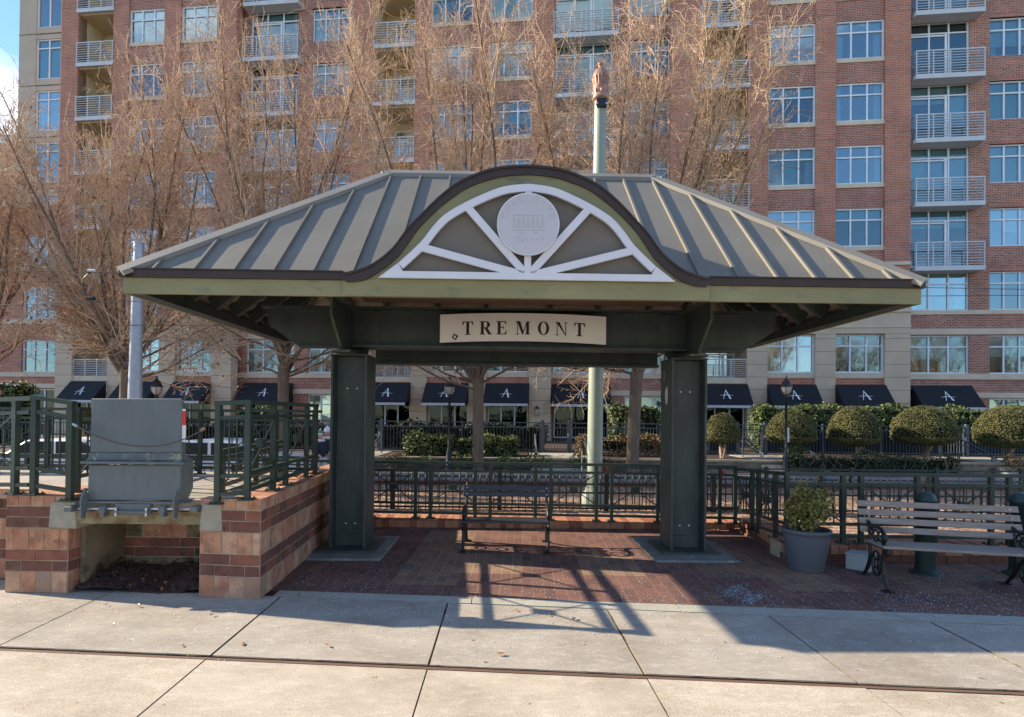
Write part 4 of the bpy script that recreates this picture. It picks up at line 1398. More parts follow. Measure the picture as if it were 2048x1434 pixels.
railing('railing', 'green railing angled towards the viewer from the back corner to the planter pot', 'railing', C1 + (C2 - C1) * 0.04, C2 - (C2 - C1) * 0.03, 0.84, [0.62 * dC * 0.55, 0.62 * dC * 0.55 + 0.2, dC * 0.78], [(0.05, 0.62 * dC * 0.55), (0.62 * dC * 0.55 + 0.2, dC * 0.78)], 4, True, group='green railings around the tram stop')
rp = [0.0]; rpan = []
x = 0.0
for k in range(5):
    rpan.append((x + 0.02, x + 0.69)); rp += [x + 0.69, x + 0.91]; x += 0.91
railing('railing', 'green railing on the low wall behind the weathered wooden bench', 'railing', C2, C2 + Vector((4.7, 0.0, 0)), 0.845, rp, rpan, 5, True, group='green railings around the tram stop')
# kerbs below them
def kerb(name, label, p, q, depth, h, ms, unit, twocourse=False):
    p, q = Vector(p), Vector(q)
    d = (q - p).normalized(); sd = Vector((-d.y, d.x, 0))
    L = (q - p).length
    b = MB()
    b.obox(p + sd * 0.012, d * L, sd * (depth - 0.02), Vector((0, 0, h - 0.008)), 'mortar')
    z0 = 0.0
    if twocourse:
        brick_face(b, p, q, -sd, 0.0, [(h - 0.105, 0.28, DARK)], 0.012)
        z0 = h - 0.105
    n_ = int(L / unit)
    for k in range(n_):
        w = L / n_
        b.obox(p + d * (k * w + 0.004) + Vector((0, 0, z0)) - sd * 0.012, d * (w - 0.008), sd * depth, Vector((0, 0, h - z0 + random.uniform(-.002, .003))), random.choice(ms))
    return solo(name, b, label, 'kerb')
KM = ['brick_salmon', 'brick_salmon', 'brick_redbrown', 'brick_salmon']
ka = G(700, 1053.5); kbb = G(1480, 1059)
kd_ = (kbb - ka).normalized()
kerb('brick_kerb', 'low brick kerb under the long green railing behind the dark bench', ka - kd_ * 5, kbb, 0.5, kz, KM, 0.105)
W1 = G(1480, 1061)
kerb('brick_kerb', 'low brick wall running from the back corner towards the planter pot', W1, W2, 0.42, zr, KM, 0.105, True)
kerb('brick_kerb', 'low brick wall behind the weathered wooden bench and the bollards', W2 + Vector((0.0, 0.0, 0)), W2 + Vector((5.2, -0.02, 0)), 0.42, zr, KM, 0.105, True)

# ---- cable across the platform opening
b = MB()
ca, cb, cc = W(146, 848, 5.17), W(285, 893, 5.10), W(410, 856, 5.17)
pts = []
for k in range(17):
    t = k / 16
    pts.append(ca * (1 - t) ** 2 + (cb * 2 - (ca + cc) / 2) * 2 * t * (1 - t) + cc * t * t)
b.tube(pts, 0.0065, 'wire', 6)
b.tube([ca, ca + (pts[1] - ca) * 0.5], 0.013, 'steel_bright', 8)
b.tube([cc, cc + (pts[-2] - cc) * 0.6], 0.016, 'copper', 8)
solo('cable', b, 'thin steel cable hanging in a curve across the bridge plate', 'cable')

# ================================================================== BENCHES, POT, BOLLARDS, BOX
def bez(p, n=8):
    """smooth 3d polyline through points"""
    p = [Vector(q) for q in p]
    return [Vector(q) for q in smooth_pts([tuple(q) for q in p], n)]
def iron_end(x, root, armless=False, zs=0.42):
    k = zs / 0.42
    Y = lambda pts: [(x, y, z * k if z <= 0.44 else z - 0.42 + zs) for y, z in pts]
    f = MB()
    # back upright sweeping into the arm
    f.tube(bez(Y([(0.30, 0.86), (0.25, 0.74), (0.20, 0.60), (0.15, 0.50), (0.13, 0.42)])), [0.017] * 33, 'black_iron', 8)
    if not armless:
        f.tube(bez(Y([(0.205, 0.62), (0.10, 0.585), (-0.04, 0.60), (-0.17, 0.585), (-0.245, 0.52), (-0.20, 0.455), (-0.26, 0.43)])), [0.019] * 49, 'black_iron', 8)
        for c, r_ in (((-0.13, 0.515), 0.050), ((-0.01, 0.505), 0.062), ((0.095, 0.525), 0.036)):
            f.tube([(x, c[0] + r_ * math.cos(t), c[1] + r_ * math.sin(t) - 0.42 + zs) for t in [2 * math.pi * i / 16 for i in range(17)]], 0.0095, 'black_iron', 6)
    # seat rail
    f.tube(bez(Y([(0.16, 0.40), (-0.05, 0.405), (-0.25, 0.42), (-0.31, 0.39), (-0.29, 0.355)])), [0.016] * 33, 'black_iron', 8)
    # legs
    f.tube(bez(Y([(-0.22, 0.40), (-0.20, 0.28), (-0.22, 0.15), (-0.29, 0.03), (-0.31, 0.012)])), [0.021] * 20 + [0.017] * 13, 'black_iron', 8)
    f.tube(bez(Y([(0.14, 0.40), (0.12, 0.28), (0.17, 0.15), (0.28, 0.03), (0.31, 0.012)])), [0.021] * 20 + [0.017] * 13, 'black_iron', 8)
    c = (-0.03, 0.215)
    f.tube([(x, c[0] + 0.11 * math.cos(t), (c[1] + 0.125 * math.sin(t)) * k) for t in [2 * math.pi * i / 24 for i in range(25)]], 0.011, 'black_iron', 6)
    f.tube([(x, c[0] + 0.045 * math.cos(t), (c[1] + 0.05 * math.sin(t)) * k) for t in [2 * math.pi * i / 16 for i in range(17)]], 0.010, 'black_iron', 6)
    for t in range(4):
        a = math.pi / 4 + t * math.pi / 2
        f.tube([(x, c[0] + 0.045 * math.cos(a), (c[1] + 0.05 * math.sin(a)) * k), (x, c[0] + 0.11 * math.cos(a), (c[1] + 0.125 * math.sin(a)) * k)], 0.009, 'black_iron', 6)
    for y in (-0.32, 0.32):
        f.box(x - 0.05, x + 0.05, y - 0.04, y + 0.04, 0, 0.013, 'black_iron')
    return obj('iron_end', f, root, True)
def bench(loc, rz, L, wood, nback, label, zs=0.42, over=0.085, cat='bench', zsp=0.088):
    root = empty('park_bench', loc, label, cat, rz=rz)
    for x in (0, L):
        iron_end(x, root, False, zs)
    for k in range(nback):
        z = 0.80 - k * zsp - 0.42 + zs
        y = 0.262 - k * zsp * 0.34
        s = MB()
        s.obox((-over, y - 0.022, z - 0.031), (L + 2 * over, 0, 0), (0, 0.020, -0.005), (0, 0.02, 0.062), wood)
        o = obj('back_slat', s, root, True, bevel=0.004)
        s = MB()
        for x in (0, L):
            s.tube([(x, y - 0.024, z), (x, y - 0.014, z)], 0.008, 'steel_bright', 6)
        obj('bolt', s, o, True)
    for k in range(6):
        y = -0.265 + k * 0.072
        s = MB()
        s.box(-over * 0.4, L + over * 0.4, y - 0.029, y + 0.029, zs + 0.004 - 0.004 * k, zs + 0.030 - 0.004 * k, wood)
        obj('seat_slat', s, root, True, bevel=0.004)
    return root
rl = G(1727, 1150); fl = G(1776, 1183)
brz = R(-13)
org = (rl + fl) / 2
wb = bench(org, brz, 1.34, 'wood_grey', 4, 'weathered wooden slat bench with black scrolled iron ends beside the planter pot')
wb2 = copy_tree(wb, None, 'second weathered wooden bench cut off at the right edge')
wb2.location = org + Vector((math.cos(brz), math.sin(brz), 0)) * 1.60 + Vector((0.0, -0.02, 0))
wb2.rotation_euler = (0, 0, R(-20))
wb['group'] = wb2['group'] = 'weathered wooden benches'
cl_, cr_ = G(926, 1103), G(1097, 1106)
db = bench(Vector((cl_.x, cl_.y + 0.27, 0)), math.atan2(cr_.y - cl_.y, cr_.x - cl_.x) * 0.4, cr_.x - cl_.x, 'slat_dark', 2, 'small dark slatted bench under the shelter in front of the back railing', 0.36, 0.05, zsp=0.082)

pot_c = Vector((3.385, 6.32, 0))
pot = empty('plant_pot', pot_c, 'tapered grey planter pot at the corner of the low wall', 'plant pot')
b = MB()
b.lathe((0, 0, 0), [(0.175, 0), (0.188, 0.012), (0.245, 0.40), (0.252, 0.425), (0.262, 0.43), (0.264, 0.462), (0.255, 0.47), (0.240, 0.465), (0.236, 0.41)], 'pot_grey', 40)
obj('pot', b, pot, True)
b = MB()
b.lathe((0, 0, 0.415), [(0.001, 0), (0.236, 0), (0.12, 0.012), (0.0011, 0.016)], 'soil', 20)
obj('potting_soil', b, pot, True)
def blob_points(n, c, r, zmin=-1.0, fill=0.65, lump=0.18, seed=1):
    rs = np.random.RandomState(seed)
    d = rs.normal(size=(n, 3)); d /= np.linalg.norm(d, axis=1)[:, None]
    ph = rs.uniform(0, 6.28, 6)
    k = 1 + lump * (np.sin(3.1 * d[:, 0] + ph[0]) * np.sin(2.7 * d[:, 2] + ph[1]) + 0.6 * np.sin(5.3 * d[:, 1] + ph[2]) * np.sin(4.9 * d[:, 0] + ph[3]))
    rad = k * (fill + (1 - fill) * rs.uniform(0, 1, n) ** 0.5)
    p = d * rad[:, None]
    p = p[p[:, 2] > zmin]
    return p * np.array(r) + np.array(c), d
shrub = empty('shrub', pot_c + Vector((0, 0, 0.42)), 'yellow green leafy shrub growing in the grey planter pot', 'shrub')
b = MB()
p_, _ = blob_points(2300, (0.0, 0, 0.27), (0.25, 0.22, 0.27), -0.95, 0.3, 0.32, 5)
b.quads(leaf_quads(p_, 0.042), 'leaf_pot')
obj('foliage', b, shrub, True)
b = MB()
for k in range(14):
    a = random.uniform(0, 6.28); r_ = random.uniform(0.05, 0.16)
    b.tube([(random.uniform(-.03, .03), random.uniform(-.03, .03), 0), (r_ * .5 * math.cos(a), r_ * .5 * math.sin(a), 0.16), (r_ * math.cos(a), r_ * math.sin(a), random.uniform(0.25, 0.42))], [0.006, 0.004, 0.002], 'bark', 5)
obj('stem', b, shrub, True)

def bollard(px, py, label):
    p = G(px, py)
    root = empty('bollard', p, label, 'bollard', 'green round bollards')
    b = MB()
    b.lathe((0, 0, 0), [(0.098, 0.03), (0.098, 0.80), (0.105, 0.81), (0.105, 0.835), (0.098, 0.85), (0.085, 0.885), (0.055, 0.91), (0.018, 0.92), (0.002, 0.922)], 'bollard_green', 28)
    obj('shaft', b, root, True)
    b = MB()
    b.lathe((0, 0, 0), [(0.15, 0), (0.15, 0.018), (0.115, 0.03), (0.10, 0.06)], 'bollard_green', 28)
    obj('base_flange', b, root, True)
    return root
bollard(1851, 1147, 'dark green round bollard behind the middle of the wooden bench')
bollard(2040, 1150, 'dark green round bollard at the right edge behind the second bench')
b = MB()
c = G(1727, 1138)
d1 = Vector((0.80, -0.60, 0)).normalized(); d2 = Vector((0.72, 0.70, 0)).normalized()
o_ = c - d1 * 0.15 - d2 * 0.12
b.obox(o_, d1 * 0.25, d2 * 0.24, Vector((0, 0, 0.165)), 'box_grey')
b.obox(o_ - d1 * 0.006 - d2 * 0.006 + Vector((0, 0, 0.1655)), d1 * 0.262, d2 * 0.252, Vector((0, 0, 0.022)), 'box_grey')
solo('utility_box', b, 'light grey plastic utility box on the paving by the wooden bench', 'box', bevel=0.006)

# scattered windscreen glass, leaves -------------------------------------------------
pts = []
rs = np.random.RandomState(3)
def sow(n, px0, px1, py0, py1, keep=lambda x, y: True):
    for _ in range(n):
        x, y = rs.uniform(px0, px1), rs.uniform(py0, py1)
        if keep(x, y):
            p = G(x, y)
            pts.append((p.x, p.y, 0.006))
sow(2600, 560, 2040, 1105, 1235, lambda x, y: y > 1085 + (1300 - x) * 0.03)
for _ in range(620):
    t_ = rs.normal(0, 1); w2 = rs.normal(0, 1)
    p_ = G(1488 + 26 * t_ + 9 * w2, 1189 + 8 * t_ - 7 * w2 + 4 * math.sin(t_ * 3))
    pts.append((p_.x, p_.y, 0.006))
sow(500, 1250, 1460, 1080, 1130)
sow(420, 560, 780, 1085, 1180)
sow(2600, 20, 2040, 1190, 1330, lambda x, y: rs.uniform() < 1.0 - (y - 1190) / 150)
sow(800, 1750, 2040, 1150, 1240)
pts = np.array([p for p in pts if not (p[0] < P1.x + 0.1 and p[1] > P1.y - 0.02)])
b = MB()
q = leaf_quads(pts, 0.014, nrm=np.array([0, 0, 1.2]))
q[:, :, 2] = np.abs(q[:, :, 2] - 0.006) + 0.004
b.quads(q, 'glass_chip')
o = solo('broken_glass', b, 'scattered pale blue crumbs of broken safety glass on the paving', 'broken glass', kind='stuff')
pts = []
sow(60, 1395, 1480, 1045, 1062); sow(14, 900, 1090, 1050, 1062); sow(16, 100, 1300, 1190, 1330); sow(10, 1500, 2000, 1120, 1180)
pts = np.array(pts)
b = MB()
q = leaf_quads(pts, 0.055, nrm=np.array([0, 0, 0.9]))
q[:, :, 2] = np.abs(q[:, :, 2] - 0.006) + 0.006
b.quads(q, 'dry_leaf')
solo('fallen_leaves', b, 'dry brown fallen leaves lying on the paving and pavement', 'leaves', kind='stuff')
# ================================================================== POLES AND WIRES
D_P = 10.35
pb = W(1188, 1010, D_P); pb.z = 0.0
zt = W(1201, 207, D_P).z
lean = W(1201, 207, D_P).x - pb.x
pole = empty('catenary_pole', pb, 'tall pale green tram wire pole with ornate copper finial', 'pole')
b = MB()
b.tube([(0, 0, 0.1), (lean, 0, zt)], [0.150, 0.112], 'pole_green', 32)
obj('shaft', b, pole, True)
b = MB()
b.lathe((0, 0, 0), [(0.27, 0), (0.27, 0.20), (0.24, 0.26), (0.17, 0.32), (0.158, 0.38)], 'pole_green', 32)
obj('base_cover', b, pole, True)
b = MB()
fz = zt
b.lathe((lean, 0, fz), [(0.115, -0.02), (0.118, 0.05), (0.150, 0.06), (0.155, 0.10), (0.140, 0.13), (0.136, 0.26), (0.150, 0.28), (0.150, 0.30), (0.128, 0.33), (0.150, 0.47), (0.158, 0.49), (0.150, 0.505), (0.145, 0.54), (0.115, 0.61), (0.06, 0.665), (0.042, 0.675), (0.042, 0.71), (0.060, 0.725), (0.060, 0.75), (0.02, 0.77), (0.001, 0.772)], 'copper', 32)
for k in range(16):
    a = 2 * math.pi * k / 16
    b.tube([(lean + 0.127 * math.cos(a), 0.127 * math.sin(a), fz + 0.33), (lean + 0.150 * math.cos(a), 0.150 * math.sin(a), fz + 0.48)], [0.010, 0.018], 'copper', 6)
for k in range(8):
    a = 2 * math.pi * k / 8
    c = Vector((lean + 0.137 * math.cos(a), 0.137 * math.sin(a), fz + 0.195))
    b.tube([c - Vector((0, 0, 0.045)), c, c + Vector((0, 0, 0.045))], [0.008, 0.03, 0.008], 'copper', 8)
obj('finial', b, pole, True)
b = MB()
b.box(lean - 0.09, lean + 0.09, -0.155, -0.10, fz - 0.14, fz + 0.02, 'black_iron')
for dx in (-0.09, 0.09):
    b.tube([(lean + dx, -0.16, fz - 0.08), (lean + dx, -0.10, fz - 0.08)], 0.02, 'steel_bright', 8)
obj('wire_bracket', b, pole, True)
b = MB()
for z in (0.92, 0.60):
    b.tube([(lean * z / zt - 0.0, 0, z - 0.012), (lean * z / zt, 0, z + 0.012)], 0.152, 'galvanised', 24)
obj('strap', b, pole, True)
b = MB()
b.box(-0.24, -0.225, -0.02, 0.02, 0.5, 1.06, 'galvanised')
b.tube([(-0.23, 0, 0.92), (0.0, 0, 0.92)], 0.008, 'galvanised', 6)
obj('conduit', b, pole, True)
D_G = 12.6
gb_ = W(268, 800, D_G); gb_.z = 0
gt = W(278, 487, D_G)
gpole = empty('steel_pole', gb_, 'slim galvanised steel tram wire pole behind the bridge plate', 'pole')
b = MB()
b.tube([(0, 0, 0), (gt.x - gb_.x, 0, gt.z)], [0.165, 0.10], 'galvanised', 20)
obj('shaft', b, gpole, True)
for py in (491, 600, 658):
    b = MB()
    z = W(274, py, D_G).z
    x = (gt.x - gb_.x) * z / gt.z
    for dz in (-0.03, 0.05):
        b.tube([(x, 0, z + dz - 0.014), (x, 0, z + dz + 0.014)], 0.150 - 0.012 * z * 0.6, 'galvanised', 20)
    obj('clamp', b, gpole, True)
def wire(pts, label, r=0.0075, nm='overhead_wire'):
    b = MB()
    b.tube(pts, r, 'wire', 5)
    return solo(nm, b, label, 'wire', 'overhead tram wires')
DW = 11.6
def w_(px, py):
    return W(px, py, DW)
a, c = w_(0, 541), w_(1845, 575)
e = (c - a)
wire([a - e * 0.25, a, c, c + e * 0.25], 'topmost tram wire level with the left end of the roof')
a, c = w_(0, 610), w_(255, 603); c2 = w_(1845, 592)
wire([a - (c - a) * 1.5, a, c, c2, c2 + (c2 - c) * 0.25], 'middle tram wire just below the roof edge')
wire([W(-400, 653, D_G), W(0, 652.5, D_G), W(272, 652, D_G) - Vector((0, 0.13, 0)), W(700, 653, 12.0), Vector((pb.x, pb.y, W(1190, 660, D_P).z))], 'lowest tram wire clamped to the galvanised pole', 0.007)
b = MB()
j0, j1 = w_(182, 544), w_(178, 596)
lp = [j0, w_(168, 556), w_(165, 572), w_(170, 588), j1]
b.tube(bez(lp, 6), 0.010, 'black_iron', 6)
b.tube([w_(174, 597), w_(189, 597)], 0.045, 'black_iron', 8)
b.tube([w_(176, 541), w_(190, 541)], 0.03, 'white_tape', 8)
solo('jumper_cable', b, 'black looped jumper cable between the tram wires left of the roof', 'cable')

b = MB()
p = W(1213, 930, 10.25)
b.box(p.x - 0.035, p.x + 0.035, 10.22, 10.29, 0, p.z, 'red_paint')
b.prism([(p.x - 0.035, 10.22, p.z), (p.x + 0.035, 10.22, p.z), (p.x + 0.0, 10.22, p.z + 0.05)], (0, 0.07, 0), 'red_paint')
solo('marker_post', b, 'dull red wooden marker post beside the green pole', 'post', bevel=0.004)
b = MB()
p = G(1443, 950)
p = Vector((X_ := W(1443, 935, 14.9).x, 14.9, 0.015))
b.lathe(p, [(0.10, 0), (0.10, 0.03), (0.075, 0.04), (0.075, 0.22), (0.09, 0.23), (0.09, 0.25), (0.07, 0.29), (0.03, 0.33), (0.001, 0.335)], 'red_tape', 14)
b.tube([p + Vector((-0.12, 0, 0.17)), p + Vector((0.12, 0, 0.17))], 0.035, 'red_tape', 10)
solo('fire_hydrant', b, 'small red fire hydrant by the road right of the shelter column', 'hydrant')

# ---- black picket fence by the gravel
PK = 9.85
pk0 = G(783, 1022); pk0 = Vector((pk0.x, PK, 0.0))
pick = empty('picket_fence', (0, PK, 0), 'black iron picket fence with spear tips beside the gravel bed', 'fence')
sp_ = 1.91
kx0 = pk0.x - sp_ * 4
for k in range(12):
    x = kx0 + k * sp_
    b = MB()
    b.box(x - 0.038, x + 0.038, PK - 0.038, PK + 0.038, 0, 0.70, 'black_iron')
    b.box(x - 0.045, x + 0.045, PK - 0.045, PK + 0.045, 0.70, 0.72, 'black_iron')
    obj('post', b, pick)
    if k == 11:
        break
    b = MB()
    for z in (0.50, 0.345, 0.07):
        b.box(x + 0.04, x + sp_ - 0.04, PK - 0.012, PK + 0.012, z - 0.015, z + 0.015, 'black_iron')
    n_ = 15
    for i in range(n_):
        px_ = x + 0.04 + (sp_ - 0.08) * (i + 0.5) / n_
        b.box(px_ - 0.008, px_ + 0.008, PK - 0.0085, PK + 0.0085, 0.02, 0.57, 'black_iron')
        b.tube([(px_, PK, 0.565), (px_, PK, 0.59), (px_, PK, 0.60), (px_, PK, 0.68)], [0.010, 0.010, 0.022, 0.002], 'black_iron', 4, True, False)
    obj('picket_panel', b, pick)

fr = empty('road_railing', (0, 12.95, 0), 'low green two rail fence along the far edge of the gravel bed', 'fence')
for k in range(17):
    x = -16 + k * 2.0
    b = MB()
    b.box(x - 0.035, x + 0.035, 12.915, 12.985, 0, 0.56, 'bollard_green')
    obj('post', b, fr)
    if k < 16:
        b = MB()
        for z in (0.50, 0.26):
            b.box(x + 0.035, x + 1.965, 12.935, 12.965, z - 0.018, z + 0.018, 'bollard_green')
        obj('rail_pair', b, fr)

# ---- grey garden fence in front of the building, with gates
FD, FZ, FT_ = 19.6, 0.38, 1.46
gates = [W(735, 870, FD).x, W(1112, 870, FD).x, W(1502, 870, FD).x, W(1905, 870, FD).x]
gf = empty('metal_fence', (0, FD, FZ), 'long grey metal picket fence in front of the apartment building', 'fence')
def fence_panel(b, x0, x1, y, z0, z1, m, sp=0.112):
    for z in (z0 + 0.09, z1 - 0.03, z1 - 0.19):
        b.box(x0, x1, y - 0.016, y + 0.016, z - 0.018, z + 0.018, m)
    n_ = max(2, int((x1 - x0) / sp))
    for i in range(n_):
        x = x0 + (x1 - x0) * (i + 0.5) / n_
        b.box(x - 0.0085, x + 0.0085, y - 0.009, y + 0.009, z0 + 0.03, z1 - 0.20, m)
        if i % 4 == 1:
            b.box(x - 0.0085, x + 0.0085, y - 0.009, y + 0.009, z1 - 0.19, z1 - 0.03, m)
GW = 1.0
ends = [-24.0]
for g_ in gates:
    ends += [g_ - GW / 2, g_ + GW / 2]
ends.append(24.0)
for a, c in zip(ends[0::2], ends[1::2]):
    n_ = max(1, round((c - a) / 2.35))
    for k in range(n_ + 1):
        x = a + (c - a) * k / n_
        b = MB()
        wq = 0.05 if k in (0, n_) else 0.03
        b.box(x - wq, x + wq, FD - wq, FD + wq, FZ, FT_ + (0.07 if k in (0, n_) else 0.03), 'railing_grey')
        obj('post', b, gf)
        if k < n_:
            b = MB()
            fence_panel(b, x + 0.03, a + (c - a) * (k + 1) / n_ - 0.03, FD, FZ, FT_, 'railing_grey')
            obj('fence_panel', b, gf)
scr = MB()
for a, c in ((gates[2] + 0.55, gates[3] - 0.55), (gates[3] + 0.55, 24.0), (X0_ := W(1415, 870, FD).x, gates[2] - 0.55)):
    scr = MB()
    scr.box(a, c, FD + 0.025, FD + 0.03, FZ + 0.06, FT_ - 0.21, 'screen_dark')
    obj('screen_sheet', scr, gf)
for g_, lab in zip(gates, ('beside the left shelter column', 'behind the tall green pole', 'behind the angled green railing', 'left of the rightmost round topped shrub')):
    root = empty('garden_gate', (g_, FD, FZ), 'grey metal garden gate ' + lab, 'gate', 'garden gates in the grey fence')
    b = MB()
    fence_panel(b, g_ - GW / 2 + 0.09, g_ + GW / 2 - 0.09, FD - 0.002, FZ + 0.03, FT_ - 0.01, 'railing_grey', 0.10)
    obj('gate_panel', b, root)
    for s_ in (-1, 1):
        b = MB()
        x = g_ + s_ * (GW / 2 - 0.075)
        b.box(x - 0.022, x + 0.022, FD - 0.022, FD + 0.022, FZ + 0.02, FT_, 'railing_grey')
        obj('gate_stile', b, root)
    b = MB()
    b.box(g_ + GW / 2 - 0.11, g_ + GW / 2 - 0.05, FD - 0.05, FD - 0.02, FZ + 0.55, FZ + 0.68, 'galvanised')
    obj('latch', b, root)
    # concrete steps and their handrails
    st = MB()
    st.box(g_ - 0.95, g_ + 0.95, 17.2, FD - 0.1, 0.2, 0.385, 'concrete_band')
    st.box(g_ - 0.95, g_ + 0.95, 16.62, 17.19, 0.0, 0.27, 'concrete_band')
    st.box(g_ - 0.95, g_ + 0.95, 16.3, 16.615, 0.0, 0.14, 'concrete_band')
    solo('steps', st, 'concrete steps to the gate ' + lab, 'steps', 'garden steps')
    for s_ in (-1, 1):
        h = MB()
        x = g_ + s_ * 0.8
        path = [(x, 18.5, 1.0), (x, 18.4, 1.05), (x, 18.22, 1.03), (x, 17.1, 0.64), (x, 16.95, 0.62), (x, 16.88, 0.56), (x, 16.95, 0.50), (x, 17.06, 0.52)]
        h.tube(bez(path, 5), 0.021, 'railing_grey', 8)
        h.tube(bez([(x, 18.5, 0.86), (x, 18.2, 0.85), (x, 17.06, 0.52)], 5), 0.017, 'railing_grey', 8)
        for y, z0, z1 in ((18.38, 0.38, 1.03), (17.07, 0.26, 0.62)):
            h.tube([(x, y, z0), (x, y, z1)], 0.021, 'railing_grey', 8)
        solo('handrail', h, ('left' if s_ < 0 else 'right') + ' grey handrail to the gate ' + lab, 'handrail', 'grey tubular handrails')

# ---- lamp posts
def lamp(px, D, py_top, label):
    p = W(px, 900, D); p.z = 0
    zt = W(px, py_top, D).z
    root = empty('street_lamp', p, label, 'street lamp', 'black lantern street lamps')
    b = MB()
    zl = zt - 0.56
    b.lathe((0, 0, 0), [(0.13, 0), (0.13, 0.10), (0.09, 0.16), (0.085, 0.55), (0.06, 0.62), (0.06, 0.66), (0.04, 0.70), (0.034, zl - 0.12), (0.055, zl - 0.10), (0.055, zl - 0.06), (0.035, zl - 0.03), (0.07, zl)], 'black_iron', 16)
    obj('post', b, root, True)
    b = MB()
    b.lathe((0, 0, zl), [(0.075, 0.0), (0.13, 0.07), (0.150, 0.16), (0.152, 0.22)], 'lamp_glass', 18)
    obj('lamp_glass', b, root, True)
    b = MB()
    b.lathe((0, 0, zl), [(0.162, 0.215), (0.165, 0.245), (0.13, 0.31), (0.10, 0.375), (0.05, 0.44), (0.02, 0.48), (0.022, 0.505), (0.008, 0.56), (0.001, 0.562)], 'black_iron', 18)
    for k in range(6):
        a = k * math.pi / 3
        b.tube([(0.08 * math.cos(a), 0.08 * math.sin(a), zl), (0.136 * math.cos(a), 0.136 * math.sin(a), zl + 0.07), (0.156 * math.cos(a), 0.156 * math.sin(a), zl + 0.16), (0.158 * math.cos(a), 0.158 * math.sin(a), zl + 0.22)], 0.006, 'black_iron', 4)
    obj('lantern_hood', b, root, True)
    return root, zl
lamp(311, 16.35, 751, 'black lantern street lamp behind the galvanised pole on the left')
lamp(898, 16.35, 751, 'black lantern street lamp seen through the shelter left of the tree trunk')
lr, zl = lamp(1572, 16.35, 751, 'black lantern street lamp to the right in front of a round topped shrub')
b = MB()
b.box(0.036, 0.085, -0.01, 0.01, zl - 1.42, zl - 1.0, 'white_tape')
obj('notice_strip', b, lr, True)

# ================================================================== HEDGES AND CLIPPED SHRUBS
def hedge(x0, x1, y0, y1, z0, z1, n, leaf, label, size=0.09, core_m='hedge_core', seed=1, name='hedge', thin_low=0.0, cat='hedge', group='clipped hedges', twiggy=False):
    rs = np.random.RandomState(seed)
    root = empty(name, ((x0 + x1) / 2, (y0 + y1) / 2, z0), label, cat, group)
    b = MB()
    lx, ly, lz = x1 - x0, y1 - y0, z1 - z0
    pts = []; nr = []
    areas = [lx * lz, lx * ly, ly * lz, ly * lz]
    tot = sum(areas)
    for f, ar in enumerate(areas):
        k = int(n * ar / tot)
        u, v, w = rs.uniform(0, 1, k), rs.uniform(0, 1, k), np.abs(rs.normal(0, 0.06, k))
        if f == 0:
            p = np.stack([x0 + u * lx, y0 + w, z0 + v ** (1 - thin_low) * lz], 1); nn = (0, -1, 0.25)
        elif f == 1:
            p = np.stack([x0 + u * lx, y0 + v * ly, z1 - w], 1); nn = (0, 0, 1)
        elif f == 2:
            p = np.stack([x0 + w, y0 + u * ly, z0 + v * lz], 1); nn = (-1, 0, 0.2)
        else:
            p = np.stack([x1 - w, y0 + u * ly, z0 + v * lz], 1); nn = (1, 0, 0.2)
        wob = 0.10 * (np.sin(p[:, 0] * 2.3 + seed) + np.sin(p[:, 0] * 5.1 + p[:, 2] * 4 + seed) * 0.6 + np.sin(p[:, 1] * 6 + p[:, 2] * 3) * .4)
        p = p + np.array(nn)[None, :] * (wob[:, None] + rs.normal(0, 0.035, (k, 1)))
        pts.append(p); nr.append(np.tile(np.array(nn) * 0.9, (k, 1)))
    pts = np.concatenate(pts); nr = np.concatenate(nr)
    b.quads(leaf_quads(pts, size, nrm=nr), leaf)
    obj('foliage', b, root)
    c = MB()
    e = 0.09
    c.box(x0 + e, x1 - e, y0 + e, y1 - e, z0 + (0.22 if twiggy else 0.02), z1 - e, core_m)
    if twiggy:
        for _ in range(int(lx * 14)):
            xx = rs.uniform(x0 + .05, x1 - .05); yy = y0 + rs.uniform(0.02, 0.2)
            c.tube([(xx, yy + .1, z0), (xx + rs.uniform(-.1, .1), yy, z0 + lz * .5), (xx + rs.uniform(-.22, .22), yy - .03, z1 - 0.06)], [0.010, 0.007, 0.004], 'stem_pale', 4)
    obj('stems', c, root)
    return root
def X(px, D):
    return W(px, hor(px), D).x
hedge(X(813, 17.6), X(903, 17.6), 17.6, 18.5, 0.37, 0.98, 2300, 'leaf_hedge', 'bright green clipped hedge block left of the tree trunk seen through the shelter', seed=2)
hedge(X(915, 17.6), X(1036, 17.6), 17.62, 18.5, 0.37, 0.95, 2600, 'leaf_hedge', 'green clipped hedge block behind and right of the tree trunk seen through the shelter', seed=3)
hedge(X(1160, 18.2), X(1325, 18.2), 18.2, 18.9, 0.37, 0.96, 2500, 'leaf_brown', 'straw brown half bare hedge behind the green pole and right tree', seed=4, twiggy=True)
hedge(X(1228, 20.4), X(1322, 20.4), 20.4, 21.3, 0.37, 2.05, 2600, 'leaf_hedge', 'tall loose green hedge behind the grey fence beside the right tree trunk', 0.12, seed=5, name='hedge')
hedge(X(1522, 20.6), X(1882, 20.6), 20.6, 21.6, 0.37, 2.10, 7500, 'leaf_hedge', 'long tall green hedge behind the grey fence below the right awnings', 0.11, seed=6)
hedge(X(1918, 20.6), X(2100, 20.6), 20.6, 21.6, 0.37, 2.05, 3600, 'leaf_hedge', 'short tall green hedge section at the far right behind the fence', 0.11, seed=7)
hedge(X(1594, 16.15), X(1915, 16.15), 16.12, 16.66, 0.02, 0.58, 5200, 'leaf_dark', 'low dark twiggy hedge in front of the round topped shrubs', 0.07, seed=8, twiggy=True)
